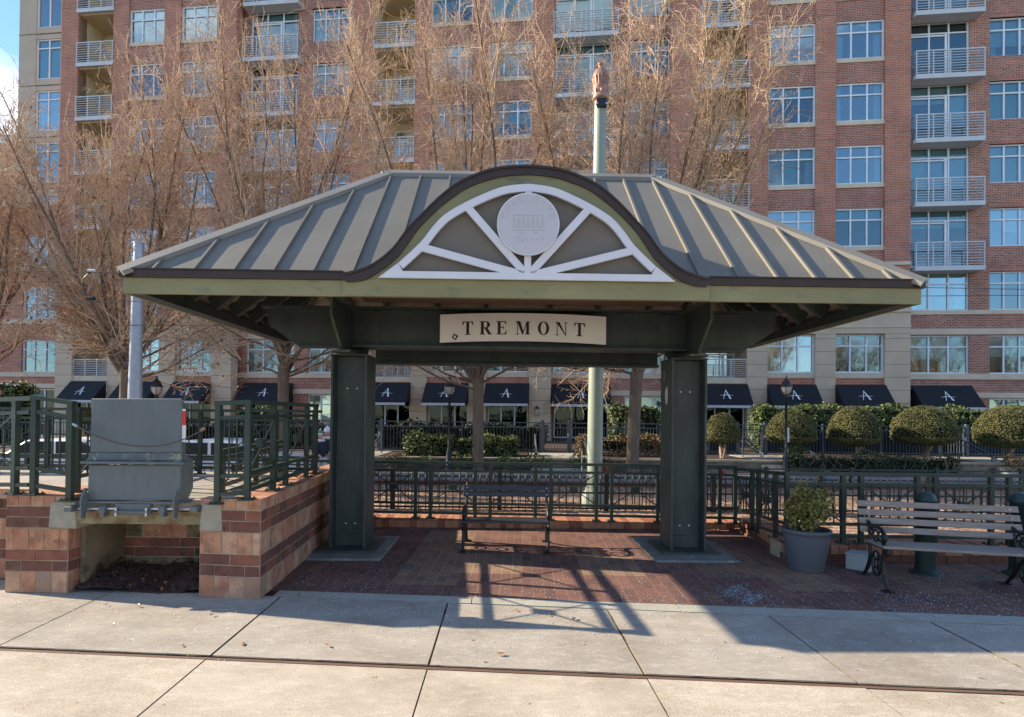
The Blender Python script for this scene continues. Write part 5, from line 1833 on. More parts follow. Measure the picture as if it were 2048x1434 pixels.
hedge(X(470, 20.5), X(545, 20.5), 20.5, 21.3, 0.37, 1.9, 1700, 'leaf_hedge', 'sunlit green hedge behind the left railing below the fourth awning', 0.12, seed=9)
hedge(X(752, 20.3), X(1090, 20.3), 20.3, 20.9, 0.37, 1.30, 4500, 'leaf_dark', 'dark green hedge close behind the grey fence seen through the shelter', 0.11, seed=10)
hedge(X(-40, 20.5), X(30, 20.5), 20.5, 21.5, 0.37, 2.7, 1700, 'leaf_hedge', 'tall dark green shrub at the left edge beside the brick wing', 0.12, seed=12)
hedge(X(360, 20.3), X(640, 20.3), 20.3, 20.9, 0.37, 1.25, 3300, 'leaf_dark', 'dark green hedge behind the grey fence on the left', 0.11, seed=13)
for k, (px, py, r_, D, lf) in enumerate(((792, 920, 0.34, 16.45, 'leaf_brown'), (845, 928, 0.30, 16.35, 'leaf_hedge'), (925, 932, 0.36, 16.4, 'leaf_hedge'), (1010, 930, 0.32, 16.4, 'leaf_hedge'), (1072, 920, 0.38, 16.45, 'leaf_hedge'), (1160, 930, 0.33, 16.4, 'leaf_hedge'), (1210, 932, 0.3, 16.4, 'leaf_brown'), (2035, 930, 0.42, 16.6, 'leaf_brown'), (1590, 905, 0.35, 17.5, 'leaf_hedge'))):
    c = Vector((X(px, D), D, 0.03 if D < 16.7 else 0.37))
    root = empty('low_shrub', c, ['reddish low shrub beside the steps by the left shelter column', 'small green shrub under the left end of the middle hedge', 'small green shrub at the foot of the middle lamp post', 'small green shrub right of the middle tree trunk', 'feathery green shrub beside the steps left of the green pole', 'small green shrub left of the green pole base', 'small brown shrub right of the green pole base', 'reddish brown shrub at the far right beside the steps', 'grassy green shrub under the round topped shrub by the right lamp'][k], 'shrub', 'low shrubs in the planting strip')
    b = MB()
    p_, _ = blob_points(520, (0, 0, r_ * 0.75), (r_ * 1.2, r_ * 0.8, r_ * 0.8), -0.95, 0.3, 0.35, 20 + k)
    b.quads(leaf_quads(p_, 0.075), lf)
    obj('foliage', b, root, True)
    b = MB()
    for _ in range(9):
        a = random.uniform(0, 6.28)
        b.tube([(0, 0, 0), (r_ * .6 * math.cos(a), r_ * .4 * math.sin(a), r_ * random.uniform(.8, 1.4))], [0.010, 0.003], 'bark', 4)
    obj('stem', b, root, True)
def topiary(px, D, wpx, py_top, py_bot, label, seed):
    rs = np.random.RandomState(seed)
    r_ = wpx / 2 / FPX * D * 0.95
    x = X(px, D)
    z1 = W(px, py_top, D).z; z0 = W(px, py_bot, D).z
    root = empty('topiary_shrub', (x, D, 0.37), label, 'shrub', 'round topped clipped shrubs')
    H = z1 - z0
    n_ = 15000
    d = rs.normal(size=(n_, 3)); d /= np.linalg.norm(d, axis=1)[:, None]
    zz = d[:, 2]
    # mushroom: tall dome above, shallow underside
    up = zz > 0
    az = np.arctan2(d[:, 1], d[:, 0])
    t = np.abs(zz)
    su = t ** 0.85
    rr = np.where(up, np.sqrt(np.clip(1 - su ** 2.2, 0, 1)), np.sqrt(np.clip(1 - t ** 2.2, 0, 1)))
    hz = np.where(up, su * H * 0.77, -t * H * 0.22)
    wob = 1 + 0.03 * np.sin(3 * az + seed) * np.sin(zz * 4 + seed) + 0.02 * np.sin(7 * az + zz * 9 + seed * 2) + rs.normal(0, 0.016, n_)
    p = np.stack([np.cos(az) * rr * r_ * wob, np.sin(az) * rr * r_ * wob, z0 + H * 0.22 + hz * wob - 0.37], 1)
    b = MB()
    b.quads(leaf_quads(p, 0.040, nrm=d * 1.1), 'leaf_dome')
    obj('crown', b, root, True)
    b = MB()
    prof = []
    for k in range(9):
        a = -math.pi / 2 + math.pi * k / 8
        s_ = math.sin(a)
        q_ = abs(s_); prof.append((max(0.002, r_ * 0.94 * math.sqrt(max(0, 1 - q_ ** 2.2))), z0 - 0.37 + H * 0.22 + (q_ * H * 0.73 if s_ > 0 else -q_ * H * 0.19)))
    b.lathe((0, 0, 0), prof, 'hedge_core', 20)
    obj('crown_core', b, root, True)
    b = MB()
    for k in range(4):
        a = rs.uniform(0, 6.28)
        b.tube(bez([(0.05 * math.cos(a), 0.05 * math.sin(a), 0), (0.10 * math.cos(a + .5), 0.10 * math.sin(a), (z0 - 0.37) * 0.55), (r_ * 0.45 * math.cos(a), r_ * 0.4 * math.sin(a), z0 - 0.37 + H * 0.22)], 4), [0.055, 0.05, 0.048, 0.045, 0.042, 0.04, 0.036, 0.033, 0.03], 'stem_pale', 7)
    obj('trunk', b, root, True)
topiary(1445, 17.9, 70, 826, 887, 'round topped clipped shrub directly right of the right shelter column', 31)
topiary(1583, 17.9, 96, 820, 888, 'round topped clipped shrub behind the right lamp post', 32)
topiary(1708, 17.9, 98, 813, 892, 'round topped clipped shrub third from the left', 33)
topiary(1848, 17.9, 118, 812, 890, 'wide round topped clipped shrub left of the rightmost gate', 34)
topiary(2012, 17.9, 108, 811, 895, 'round topped clipped shrub at the right edge', 35)
topiary(168, 19.0, 36, 822, 842, 'small pale round topped shrub glimpsed left of the bridge plate', 36)

# ================================================================== BARE TREES
def tubes3(P, Rr, sides=3):
    """P (n,k,3) polylines, Rr (n,k) radii -> verts, quads"""
    n, k, _ = P.shape
    d = np.gradient(P, axis=1)
    d /= np.linalg.norm(d, axis=2)[:, :, None] + 1e-9
    ref = np.where(np.abs(d[:, :, 2:3]) < 0.9, np.array([0, 0, 1.0]), np.array([1.0, 0, 0]))
    x = np.cross(d, ref); x /= np.linalg.norm(x, axis=2)[:, :, None] + 1e-9
    y = np.cross(d, x)
    an = 2 * np.pi * np.arange(sides) / sides
    ring = P[:, :, None, :] + (x[:, :, None, :] * np.cos(an)[None, None, :, None] + y[:, :, None, :] * np.sin(an)[None, None, :, None]) * Rr[:, :, None, None]
    V = ring.reshape(-1, 3)
    base = (np.arange(n) * k * sides)[:, None, None]
    i = np.arange(k - 1)[None, :, None] * sides
    s_ = np.arange(sides)[None, None, :]
    s2 = (s_ + 1) % sides
    f = np.stack([base + i + s_, base + i + s2, base + i + sides + s2, base + i + sides + s_], axis=-1).reshape(-1, 4)
    return V, f
def add_np(mb, V, f, mat, smooth=True):
    k = len(mb.v); i = mb.m(mat)
    mb.v.extend(map(tuple, V.tolist()))
    mb.f.extend(map(tuple, (f + k).tolist()))
    mb.mi.extend([i] * len(f)); mb.smooth.extend([smooth] * len(f))
def grow(p, d, L, n, bend, jit, rs):
    pts = [p]
    d = d / np.linalg.norm(d)
    for _ in range(n):
        d = d + np.array([0, 0, bend]) + rs.normal(0, jit, 3)
        d /= np.linalg.norm(d)
        p = p + d * (L / n)
        pts.append(p)
    return np.array(pts)
def perp(d, ang, rs):
    a = rs.normal(size=3)
    s_ = np.cross(d, a); s_ /= np.linalg.norm(s_) + 1e-9
    return d * math.cos(ang) + s_ * math.sin(ang)
def tree(px, D, top_py, spread, label, seed, zsplit=2.9, lean=(0, 0), trunk_r=0.27, dens=1.0, leaves=250, low_limbs=4, bias=0.0):
    rs = np.random.RandomState(seed)
    x = X(px, D)
    H = W(px, top_py, D).z
    root = empty('bare_tree', (x, D, 0.03), label, 'tree', 'bare winter street trees')
    tk = MB(); cr = MB()
    tp = np.array([[0, 0, -0.05], [0.01, 0, 0.25], [lean[0] * .3, 0, 1.3], [lean[0] * .7, lean[1] * .7, 2.2], [lean[0], lean[1], zsplit]])
    tk.tube(bez(tp.tolist(), 4), [trunk_r * k for k in np.interp(np.linspace(0, 1, 17), [0, .07, .25, .8, 1], [1.35, 1.08, 0.95, 0.92, 1.0])], 'bark', 14)
    top = tp[-1]
    limbs = []
    nl_ = 15
    for k in range(nl_):
        az = 2 * math.pi * (k + rs.uniform(-.3, .3)) / nl_
        inc = R(rs.uniform(5, 22) if k % 3 == 0 else rs.uniform(20, 44))
        d = np.array([math.sin(inc) * math.cos(az) + bias, math.sin(inc) * math.sin(az) * 0.8, math.cos(inc)])
        reach = (H - zsplit) * rs.uniform(0.80, 1.0) * (1.0 if inc < R(28) else 0.86)
        sp_lim = spread / max(0.25, math.sin(inc)) * 1.05
        L = min(reach / max(0.6, math.cos(inc) ** 0.7), sp_lim * 1.6)
        st_ = top + np.array([0, 0, rs.uniform(-0.5, 0.15)])
        limbs.append((grow(st_, d, L, 9, 0.08, 0.075, rs), trunk_r * rs.uniform(0.22, 0.37)))
    for k in range(low_limbs):
        az = 2 * math.pi * rs.uniform(0, 1)
        if abs(math.sin(az)) > 0.8:
            az += 0.8
        inc = R(rs.uniform(52, 84))
        d = np.array([math.sin(inc) * math.cos(az), math.sin(inc) * math.sin(az) * 0.7, math.cos(inc)])
        limbs.append((grow(top + np.array([0, 0, rs.uniform(-.45, .7)]), d, spread * rs.uniform(0.7, 1.15), 7, 0.035, 0.10, rs), trunk_r * 0.22))
    def taper(P, r0, r1):
        return np.linspace(r0, r1, len(P))
    for P, r_ in limbs:
        V, f = tubes3(P[None], taper(P, r_, 0.014)[None], 8)
        add_np(tk, V, f, 'bark')
    br = []; tw = []; tt = []
    for P, r_ in limbs:
        L = np.linalg.norm(np.diff(P, axis=0), axis=1).sum()
        nb = int(L * 2.9 * dens)
        for _ in range(nb):
            t = rs.uniform(0.16, 1.0)
            i = min(int(t * (len(P) - 1)), len(P) - 2); w = t * (len(P) - 1) - i
            q = P[i] * (1 - w) + P[i + 1] * w
            d = P[i + 1] - P[i]; d /= np.linalg.norm(d)
            bl = rs.uniform(0.9, 2.9) * (1.15 - 0.55 * t)
            bp2 = grow(q, perp(d, R(rs.uniform(22, 50)), rs), bl, 4, 0.10, 0.13, rs)
            br.append((bp2, 0.006 + 0.0085 * bl))
        br.append((P[-4:][:, :] if len(P) > 4 else P, 0.016))
    for P, r_ in br:
        L = np.linalg.norm(np.diff(P, axis=0), axis=1).sum()
        for _ in range(int(3 + L * 3.4 * dens)):
            t = rs.uniform(0.12, 1.0)
            i = min(int(t * (len(P) - 1)), len(P) - 2); w = t * (len(P) - 1) - i
            q = P[i] * (1 - w) + P[i + 1] * w
            d = P[i + 1] - P[i]; d /= np.linalg.norm(d) + 1e-9
            tw.append(grow(q, perp(d, R(rs.uniform(25, 62)), rs), rs.uniform(0.4, 1.1), 2, 0.06, 0.20, rs))
    for P in tw:
        for _ in range(rs.randint(2, 7)):
            t = rs.uniform(0.15, 1.0)
            i = min(int(t * 2), 1); w = t * 2 - i
            q = P[i] * (1 - w) + P[i + 1] * w
            d = P[i + 1] - P[i]; d /= np.linalg.norm(d) + 1e-9
            tt.append(grow(q, perp(d, R(rs.uniform(22, 70)), rs), rs.uniform(0.14, 0.46), 2, 0.03, 0.28, rs))
    B = np.array([P for P, _ in br if len(P) == 5]); Br = np.array([np.linspace(r_, 0.006, 5) for P, r_ in br if len(P) == 5])
    V, f = tubes3(B, Br, 4); add_np(cr, V, f, 'twig')
    T_ = np.array(tw)
    V, f = tubes3(T_, np.tile(np.array([[0.0075, 0.0062, 0.0045]]), (len(T_), 1)), 3); add_np(cr, V, f, 'twig')
    T_ = np.array(tt)
    V, f = tubes3(T_, np.tile(np.array([[0.0052, 0.0046, 0.0036]]), (len(T_), 1)), 3); add_np(cr, V, f, 'twig')
    obj('trunk', tk, root, True)
    obj('crown', cr, root, True)
    if leaves:
        lv = MB()
        ends_ = T_[:, -1, :]
        lowz = ends_[:, 2]
        wgt = np.clip(1.35 - lowz / H * 1.35, 0.05, 1) ** 1.5
        idx = rs.choice(len(ends_), leaves, p=wgt / wgt.sum())
        lv.quads(leaf_quads(ends_[idx] + rs.normal(0, 0.05, (leaves, 3)), 0.085), 'dry_leaf')
        obj('dry_leaves', lv, root, True)
    return root
TREES = []
TREES.append(tree(957, 16.3, 50, 3.9, 'bare tree with its trunk in the middle of the shelter opening', 11, 2.75, (-0.02, 0), 0.175, 1.02, 300, 8))
TREES.append(tree(1265, 16.35, 45, 3.6, 'bare tree with its trunk beside the right shelter column', 12, 3.0, (0.12, 0), 0.195, 1.0, 300, 8, bias=0.0))
TREES.append(tree(566, 16.3, 62, 2.7, 'bare tree with its trunk just left of the left shelter column', 13, 3.1, (0, 0), 0.17, 0.92, 1500, 13))
TREES.append(tree(250, 16.3, 150, 3.0, 'bare tree with its trunk behind the galvanised pole on the left', 14, 2.9, (0.05, 0), 0.19, 0.9, 1900, 14, bias=-0.05))
TREES.append(tree(-40, 15.6, 330, 2.6, 'bare tree reaching in from the left edge of the picture', 15, 2.8, (0, 0), 0.18, 0.75, 300))

# the row of street trees across the road behind the viewer, mirrored in the lower windows
for k, (x_, y_, src) in enumerate(((-48, -13, 1), (-37, -12, 3), (-27, -14, 0), (-17, -12, 0), (-8, -14, 1), (3, -13, 2), (12, -11, 0), (21, -12, 1), (30, -13, 3), (38, -12, 0), (46, -13, 1))):
    t_ = copy_tree(TREES[src], None, 'bare tree standing across the road, mirrored in the lower windows')
    t_.location = (x_, y_, 0)
    t_.rotation_euler = (0, 0, 1.1 * k + 0.4)

# ================================================================== PEOPLE AND CARS FAR LEFT
def skin_mesh(name, joints, edges, m, parent, sub=1, root_i=0):
    me = bpy.data.meshes.new(name)
    me.from_pydata([j[:3] for j in joints], edges, [])
    o = bpy.data.objects.new(name, me)
    scene.collection.objects.link(o)
    md = o.modifiers.new('skin', 'SKIN')
    for i, j in enumerate(joints):
        sv = me.skin_vertices[0].data[i]
        r_ = j[3]
        sv.radius = (r_, j[4] if len(j) > 4 else r_)
        sv.use_root = (i == root_i)
    ss = o.modifiers.new('sub', 'SUBSURF'); ss.levels = sub; ss.render_levels = sub
    dg = bpy.context.evaluated_depsgraph_get()
    nm = bpy.data.meshes.new_from_object(o.evaluated_get(dg))
    for p in nm.polygons: p.use_smooth = True
    nm.materials.clear(); nm.materials.append(MATS[m])
    bpy.data.objects.remove(o)
    o2 = bpy.data.objects.new(name, nm)
    scene.collection.objects.link(o2)
    o2.parent = parent
    return o2
def person(loc, rz, h, label, coat, trousers, hat, hatband):
    k = h / 1.72
    root = empty('person', loc, label, 'person', rz=rz)
    J = [(0, 0, .95, .13), (0, 0, 1.15, .13), (0, 0, 1.38, .14), (0, 0.01, 1.47, .055), (0, -0.01, 1.52, .052),
         (.17, 0, 1.40, .06), (.23, -.03, 1.14, .042), (.20, -.20, .98, .034), (.18, -.27, .94, .035),
         (-.17, 0, 1.40, .06), (-.23, -.02, 1.14, .042), (-.20, -.19, .98, .034), (-.18, -.26, .94, .035),
         (.09, 0, .88, .085), (.10, -.10, .48, .055), (.10, -.16, .09, .04), (.10, -.28, .04, .035),
         (-.09, 0, .88, .085), (-.10, .10, .48, .055), (-.10, .24, .11, .04), (-.10, .16, .04, .035)]
    E = [(0, 1), (1, 2), (2, 3), (3, 4), (2, 5), (5, 6), (6, 7), (7, 8), (2, 9), (9, 10), (10, 11), (11, 12), (0, 13), (13, 14), (14, 15), (15, 16), (0, 17), (17, 18), (18, 19), (19, 20)]
    S_ = lambda L: [tuple(v * k for v in j) for j in L]
    body = skin_mesh('body', S_(J), E, 'skin', root)
    # head joined into the body mesh, with nose and ears
    hb = bmesh.new(); hb.from_mesh(body.data)
    bmesh.ops.create_uvsphere(hb, u_segments=14, v_segments=10, radius=1, matrix=Matrix.Translation((0, -.015 * k, 1.62 * k)) @ Matrix.Diagonal((.075 * k, .095 * k, .115 * k, 1)))
    bmesh.ops.create_cone(hb, segments=6, radius1=.016 * k, radius2=.006 * k, depth=.04 * k, cap_ends=True, matrix=Matrix.Translation((0, -.112 * k, 1.605 * k)) @ Matrix.Rotation(R(80), 4, 'X'))
    for s_ in (-1, 1):
        bmesh.ops.create_uvsphere(hb, u_segments=8, v_segments=6, radius=1, matrix=Matrix.Translation((s_ * .076 * k, 0, 1.61 * k)) @ Matrix.Diagonal((.012 * k, .02 * k, .032 * k, 1)))
        for i in range(5):
            bmesh.ops.create_cone(hb, segments=5, radius1=.009 * k, radius2=.007 * k, depth=(.07 - .006 * abs(i - 1)) * k, cap_ends=True, matrix=Matrix.Translation((s_ * (.155 + .014 * i) * k, (-.30 if i else -.27) * k, .915 * k)) @ Matrix.Rotation(R(110), 4, 'X'))
    hb.to_mesh(body.data); hb.free()
    c = [(0, 0, .86, .175), (0, 0, 1.12, .165), (0, 0, 1.38, .165), (0, 0, 1.45, .09), (.19, 0, 1.38, .085), (.25, -.03, 1.14, .068), (.21, -.18, .99, .055), (-.19, 0, 1.38, .085), (-.25, -.02, 1.14, .068), (-.21, -.17, .99, .055)]
    skin_mesh('coat', S_(c), [(0, 1), (1, 2), (2, 3), (2, 4), (4, 5), (5, 6), (2, 7), (7, 8), (8, 9)], coat, root)
    t = [(0, 0, .92, .14), (.09, 0, .84, .105), (.10, -.10, .48, .078), (.10, -.16, .10, .062), (-.09, 0, .84, .105), (-.10, .10, .48, .078), (-.10, .24, .12, .062)]
    skin_mesh('trousers', S_(t), [(0, 1), (1, 2), (2, 3), (0, 4), (4, 5), (5, 6)], trousers, root)
    b = MB()
    b.lathe((0, .01 * k, 1.65 * k), [(.094 * k, 0), (.099 * k, .04 * k), (.088 * k, .09 * k), (.05 * k, .125 * k), (.002, .135 * k)], hat, 14)
    b.lathe((0, .01 * k, 1.635 * k), [(.097 * k, 0), (.104 * k, .01 * k), (.104 * k, .04 * k), (.097 * k, .05 * k)], hatband, 14)
    b.lathe((0, .01 * k, 1.775 * k), [(.005, 0), (.032 * k, .012 * k), (.036 * k, .03 * k), (.022 * k, .05 * k), (.002, .056 * k)], hatband, 10)
    obj('knitted_hat', b, root, True)
    b = MB()
    for s_ in (-1, 1):
        y = -.20 if s_ > 0 else .22
        b.obox((s_ * .10 * k - .045 * k, (y - .12) * k, 0.0), (.09 * k, 0, 0), (0, .25 * k, 0), (0, 0, .075 * k), 'dark_cloth')
    obj('shoes', b, root, True, bevel=0.015)
    b = MB()
    b.tube([(.13 * math.cos(a) * k, (.10 * math.sin(a) + .01) * k, 1.45 * k) for a in [2 * math.pi * i / 12 for i in range(13)]], .04 * k, 'white_cloth', 8)
    obj('scarf', b, root, True)
pe = W(641, 870, 12.75)
person(Vector((pe.x, 12.75, 0.03)), R(62), pe.z + 0.04, 'person in a navy coat and green knitted hat walking behind the left column', 'navy_cloth', 'pale_cloth', 'green_cloth', 'white_cloth')
person(Vector((W(655, 870, 13.0).x, 13.0, 0.03)), R(80), pe.z + 0.10, 'person in a dark coat and white knitted hat half hidden by the left column', 'dark_cloth', 'pale_cloth', 'white_cloth', 'white_cloth')

def car(px, D, label, rz=0.0):
    p = Vector((X(px, D), D, 0.015))
    root = empty('parked_car', p, label, 'car', 'white cars parked beyond the railings', rz)
    root.scale = (1, 1, 0.82)
    L, Wd = 4.1, 1.66
    prof = [(-L / 2, .32), (-L / 2, .62), (-L / 2 + .25, .74), (-1.05, .80), (-.50, 1.22), (.85, 1.24), (1.55, .84), (L / 2 - .12, .78), (L / 2, .60), (L / 2, .30)]
    b = MB()
    b.prism([(x_, -Wd / 2, z) for x_, z in prof], (0, Wd, 0), 'car_white')
    obj('body', b, root, True, fix=True, bevel=0.06)
    for s_ in (-1, 1):
        y = s_ * (Wd / 2 + 0.002)
        for poly_ in ([(-.92, .82), (-.47, 1.17), (.14, 1.18), (.14, .83)], [(.22, .83), (.22, 1.18), (.82, 1.18), (1.34, .85)]):
            b = MB()
            b.prism([(x_, y - .004 * (s_ < 0), z) for x_, z in poly_], (0, .004, 0), 'car_glass')
            obj('side_window', b, root, True)
    b = MB()
    b.prism([(-1.00, -Wd / 2 + .12, .845), (-1.00, Wd / 2 - .12, .845), (-.56, Wd / 2 - .16, 1.20), (-.56, -Wd / 2 + .16, 1.20)], (-.012, 0, .012), 'car_glass')
    obj('windscreen', b, root, True)
    for x_ in (-1.30, 1.28):
        for s_ in (-1, 1):
            y0, y1 = (s_ * (Wd / 2 - .17), s_ * (Wd / 2 + .012))
            b = MB()
            b.tube([(x_, y0, .31), (x_, y1, .31)], .31, 'rubber', 20)
            w_o = obj('wheel', b, root, True)
            b = MB()
            b.tube([(x_, y1 - s_ * .01, .31), (x_, y1 + s_ * .006, .31)], .19, 'galvanised', 14)
            obj('rim', b, w_o, True)
    for s_ in (-1, 1):
        b = MB()
        b.box(-L / 2 - .006, -L / 2 + .1, s_ * .6 - .15, s_ * .6 + .15, .56, .68, 'lamp_glass')
        obj('headlight', b, root, True)
        b = MB()
        b.box(L / 2 - .08, L / 2 + .006, s_ * .62 - .12, s_ * .62 + .12, .56, .70, 'red_tape')
        obj('tail_light', b, root, True)
car(150, 13.9, 'white car parked behind the railing left of the bridge plate')
car(470, 13.9, 'white car parked behind the railing right of the bridge plate', math.pi)
# ================================================================== APARTMENT BUILDING
FA = math.atan(0.105)
FDIR = Vector((math.cos(FA), -math.sin(FA), 0)); FN = Vector((-math.sin(FA), -math.cos(FA), 0))
FO = Vector((0, 28.26, 0))
def FU(px, py, out=0.0):
    r = ray(px, py)
    p0 = Vector((0, 0, EYE))
    o_ = FO + FN * out
    t = (o_ - p0).dot(FN) / r.dot(FN)
    p = p0 + r * t
    return (p - FO).dot(FDIR), p.z
def fb(mb, u0, u1, o0, o1, z0, z1, m):
    """box on the facade: u along, o outwards"""
    p = FO + FDIR * u0 + FN * o0
    mb.obox((p.x, p.y, z0), FDIR * (u1 - u0), FN * (o1 - o0), Vector((0, 0, z1 - z0)), m)
bld = empty('apartment_building', FO + FDIR * 5, 'red brick apartment building with stone base, white windows and balconies', 'building')
NF = 8
SILL = [3.88 + 3.06 * k for k in range(NF)]
WH = 1.86
ZTOP = 29.5
brick = MB(); stone = MB(); trim = MB(); inner = MB(); stucco = MB()
def band(u0, u1, o0, o1, z0, z1):
    b = MB()
    fb(b, u0, u1, o0, o1, z0, z1, 'stone_light')
    obj('stone_band', b, bld)
def U(px, py=80, out=0.0):
    return FU(px, py, out)[0]
rsb = random.Random(5)
def window(u0, u1, z0, z1, out, cols, hz=0.30, name='window', blind=True, sill=True, door=False):
    """frame at plane out, with panes and a blind behind"""
    t = 0.065
    f = MB()
    fb(f, u0, u1, out - 0.09, out, z0, z0 + t, 'window_white')
    fb(f, u0, u1, out - 0.09, out, z1 - t, z1, 'window_white')
    fb(f, u0, u0 + t, out - 0.09, out, z0 + t, z1 - t, 'window_white')
    fb(f, u1 - t, u1, out - 0.09, out, z0 + t, z1 - t, 'window_white')
    zb = z1 - (z1 - z0) * hz if hz else None
    for k in range(1, cols):
        u = u0 + (u1 - u0) * k / cols
        fb(f, u - 0.033, u + 0.033, out - 0.085, out - 0.004, z0 + t, z1 - t, 'window_white')
    if zb:
        fb(f, u0 + t, u1 - t, out - 0.08, out - 0.007, zb - 0.033, zb + 0.033, 'window_white')
    if door:
        ud = u0 + (u1 - u0) * 0.62
        fb(f, ud - 0.05, ud + 0.05, out - 0.08, out - 0.002, z0 + t, zb - 0.035, 'window_white')
        fb(f, u0 + t, ud - 0.05, out - 0.08, out - 0.003, zb - 0.15, zb - 0.08, 'window_white')
    o = obj(name, f, bld)
    g = MB()
    a = FO + FDIR * (u0 + t) + FN * (out - 0.055); c = FO + FDIR * (u1 - t) + FN * (out - 0.055)
    gm_ = rsb.choice(['window_glass', 'window_glass', 'window_glass_pale', 'window_glass_deep'])
    tilt = [rsb.uniform(-0.010, 0.010) for _ in range(cols)]
    for k in range(cols):
        # each light sits very slightly out of true, as real glazing does
        p = a.lerp(c, k / cols); q = a.lerp(c, (k + 1) / cols)
        dn = FN * tilt[k]
        g.add([(p.x, p.y, z0 + t), (q.x, q.y, z0 + t), (q.x + dn.x, q.y + dn.y, z1 - t), (p.x + dn.x, p.y + dn.y, z1 - t)], [(0, 1, 2, 3)], 'shop_glass' if name == 'shop_window' else gm_)
    obj('pane', g, o)
    if blind:
        h = rsb.choice([0.0, 0.3, 0.3, 0.55, 0.62, 0.7, 1.0, 1.0])
        if h > 0:
            bl = MB()
            for k in range(cols):
                hh = h if rsb.random() < 0.75 else rsb.choice([0.3, 0.6, 1.0])
                ua = u0 + t + (u1 - u0 - 2 * t) * k / cols + 0.01; ub = u0 + t + (u1 - u0 - 2 * t) * (k + 1) / cols - 0.01
                fb(bl, ua, ub, out - 0.17, out - 0.16, z1 - t - (z1 - z0 - 2 * t) * hh, z1 - t, 'blind')
            obj('blind', bl, o)
    if blind and rsb.random() < 0.38:
        cu = MB()
        for ua, ub in ((u0 + t, u0 + t + (u1 - u0) * rsb.uniform(.08, .2)), (u1 - t - (u1 - u0) * rsb.uniform(.08, .2), u1 - t)):
            nf_ = 6
            for q_ in range(nf_):
                d_ = 0.03 if q_ % 2 else 0.0
                fb(cu, ua + (ub - ua) * q_ / nf_, ua + (ub - ua) * (q_ + 1) / nf_, out - 0.26 + d_, out - 0.24 + d_, z0 + t, z1 - t, 'blind')
        obj('curtain', cu, o)
    if sill:
        s = MB()
        fb(s, u0 - 0.04, u1 + 0.04, out - 0.02, out + 0.09, z0 - 0.20, z0, 'stone_light')
        obj('sill', s, o)
    return o
def balcony(u0, u1, out0, out1, zf, h=1.12, sides=True):
    s = MB()
    fb(s, u0, u1, out0, out1, zf - 0.22, zf, 'balcony_metal')
    o = obj('balcony', s, bld)
    r_ = MB()
    n_ = max(3, round((u1 - u0) / 0.85))
    for k in range(n_ + 1):
        u = u0 + 0.03 + (u1 - u0 - 0.06) * k / n_
        fb(r_, u - 0.02, u + 0.02, out1 - 0.045, out1 - 0.005, zf, zf + h, 'balcony_metal')
    for k in range(9):
        z = zf + 0.09 + (h - 0.09) * k / 8.0
        w = 0.03 if k == 8 else 0.013
        fb(r_, u0, u1, out1 - 0.04 - (0.01 if k == 8 else 0), out1 - 0.012, z - w, z + w, 'balcony_metal')
        if sides and out1 - out0 > 0.3:
            for u in (u0, u1 - 0.03):
                fb(r_, u, u + 0.03, out0 + 0.01, out1 - 0.05, z - w, z + w, 'balcony_metal')
    obj('balcony_railing', r_, o)
    return o
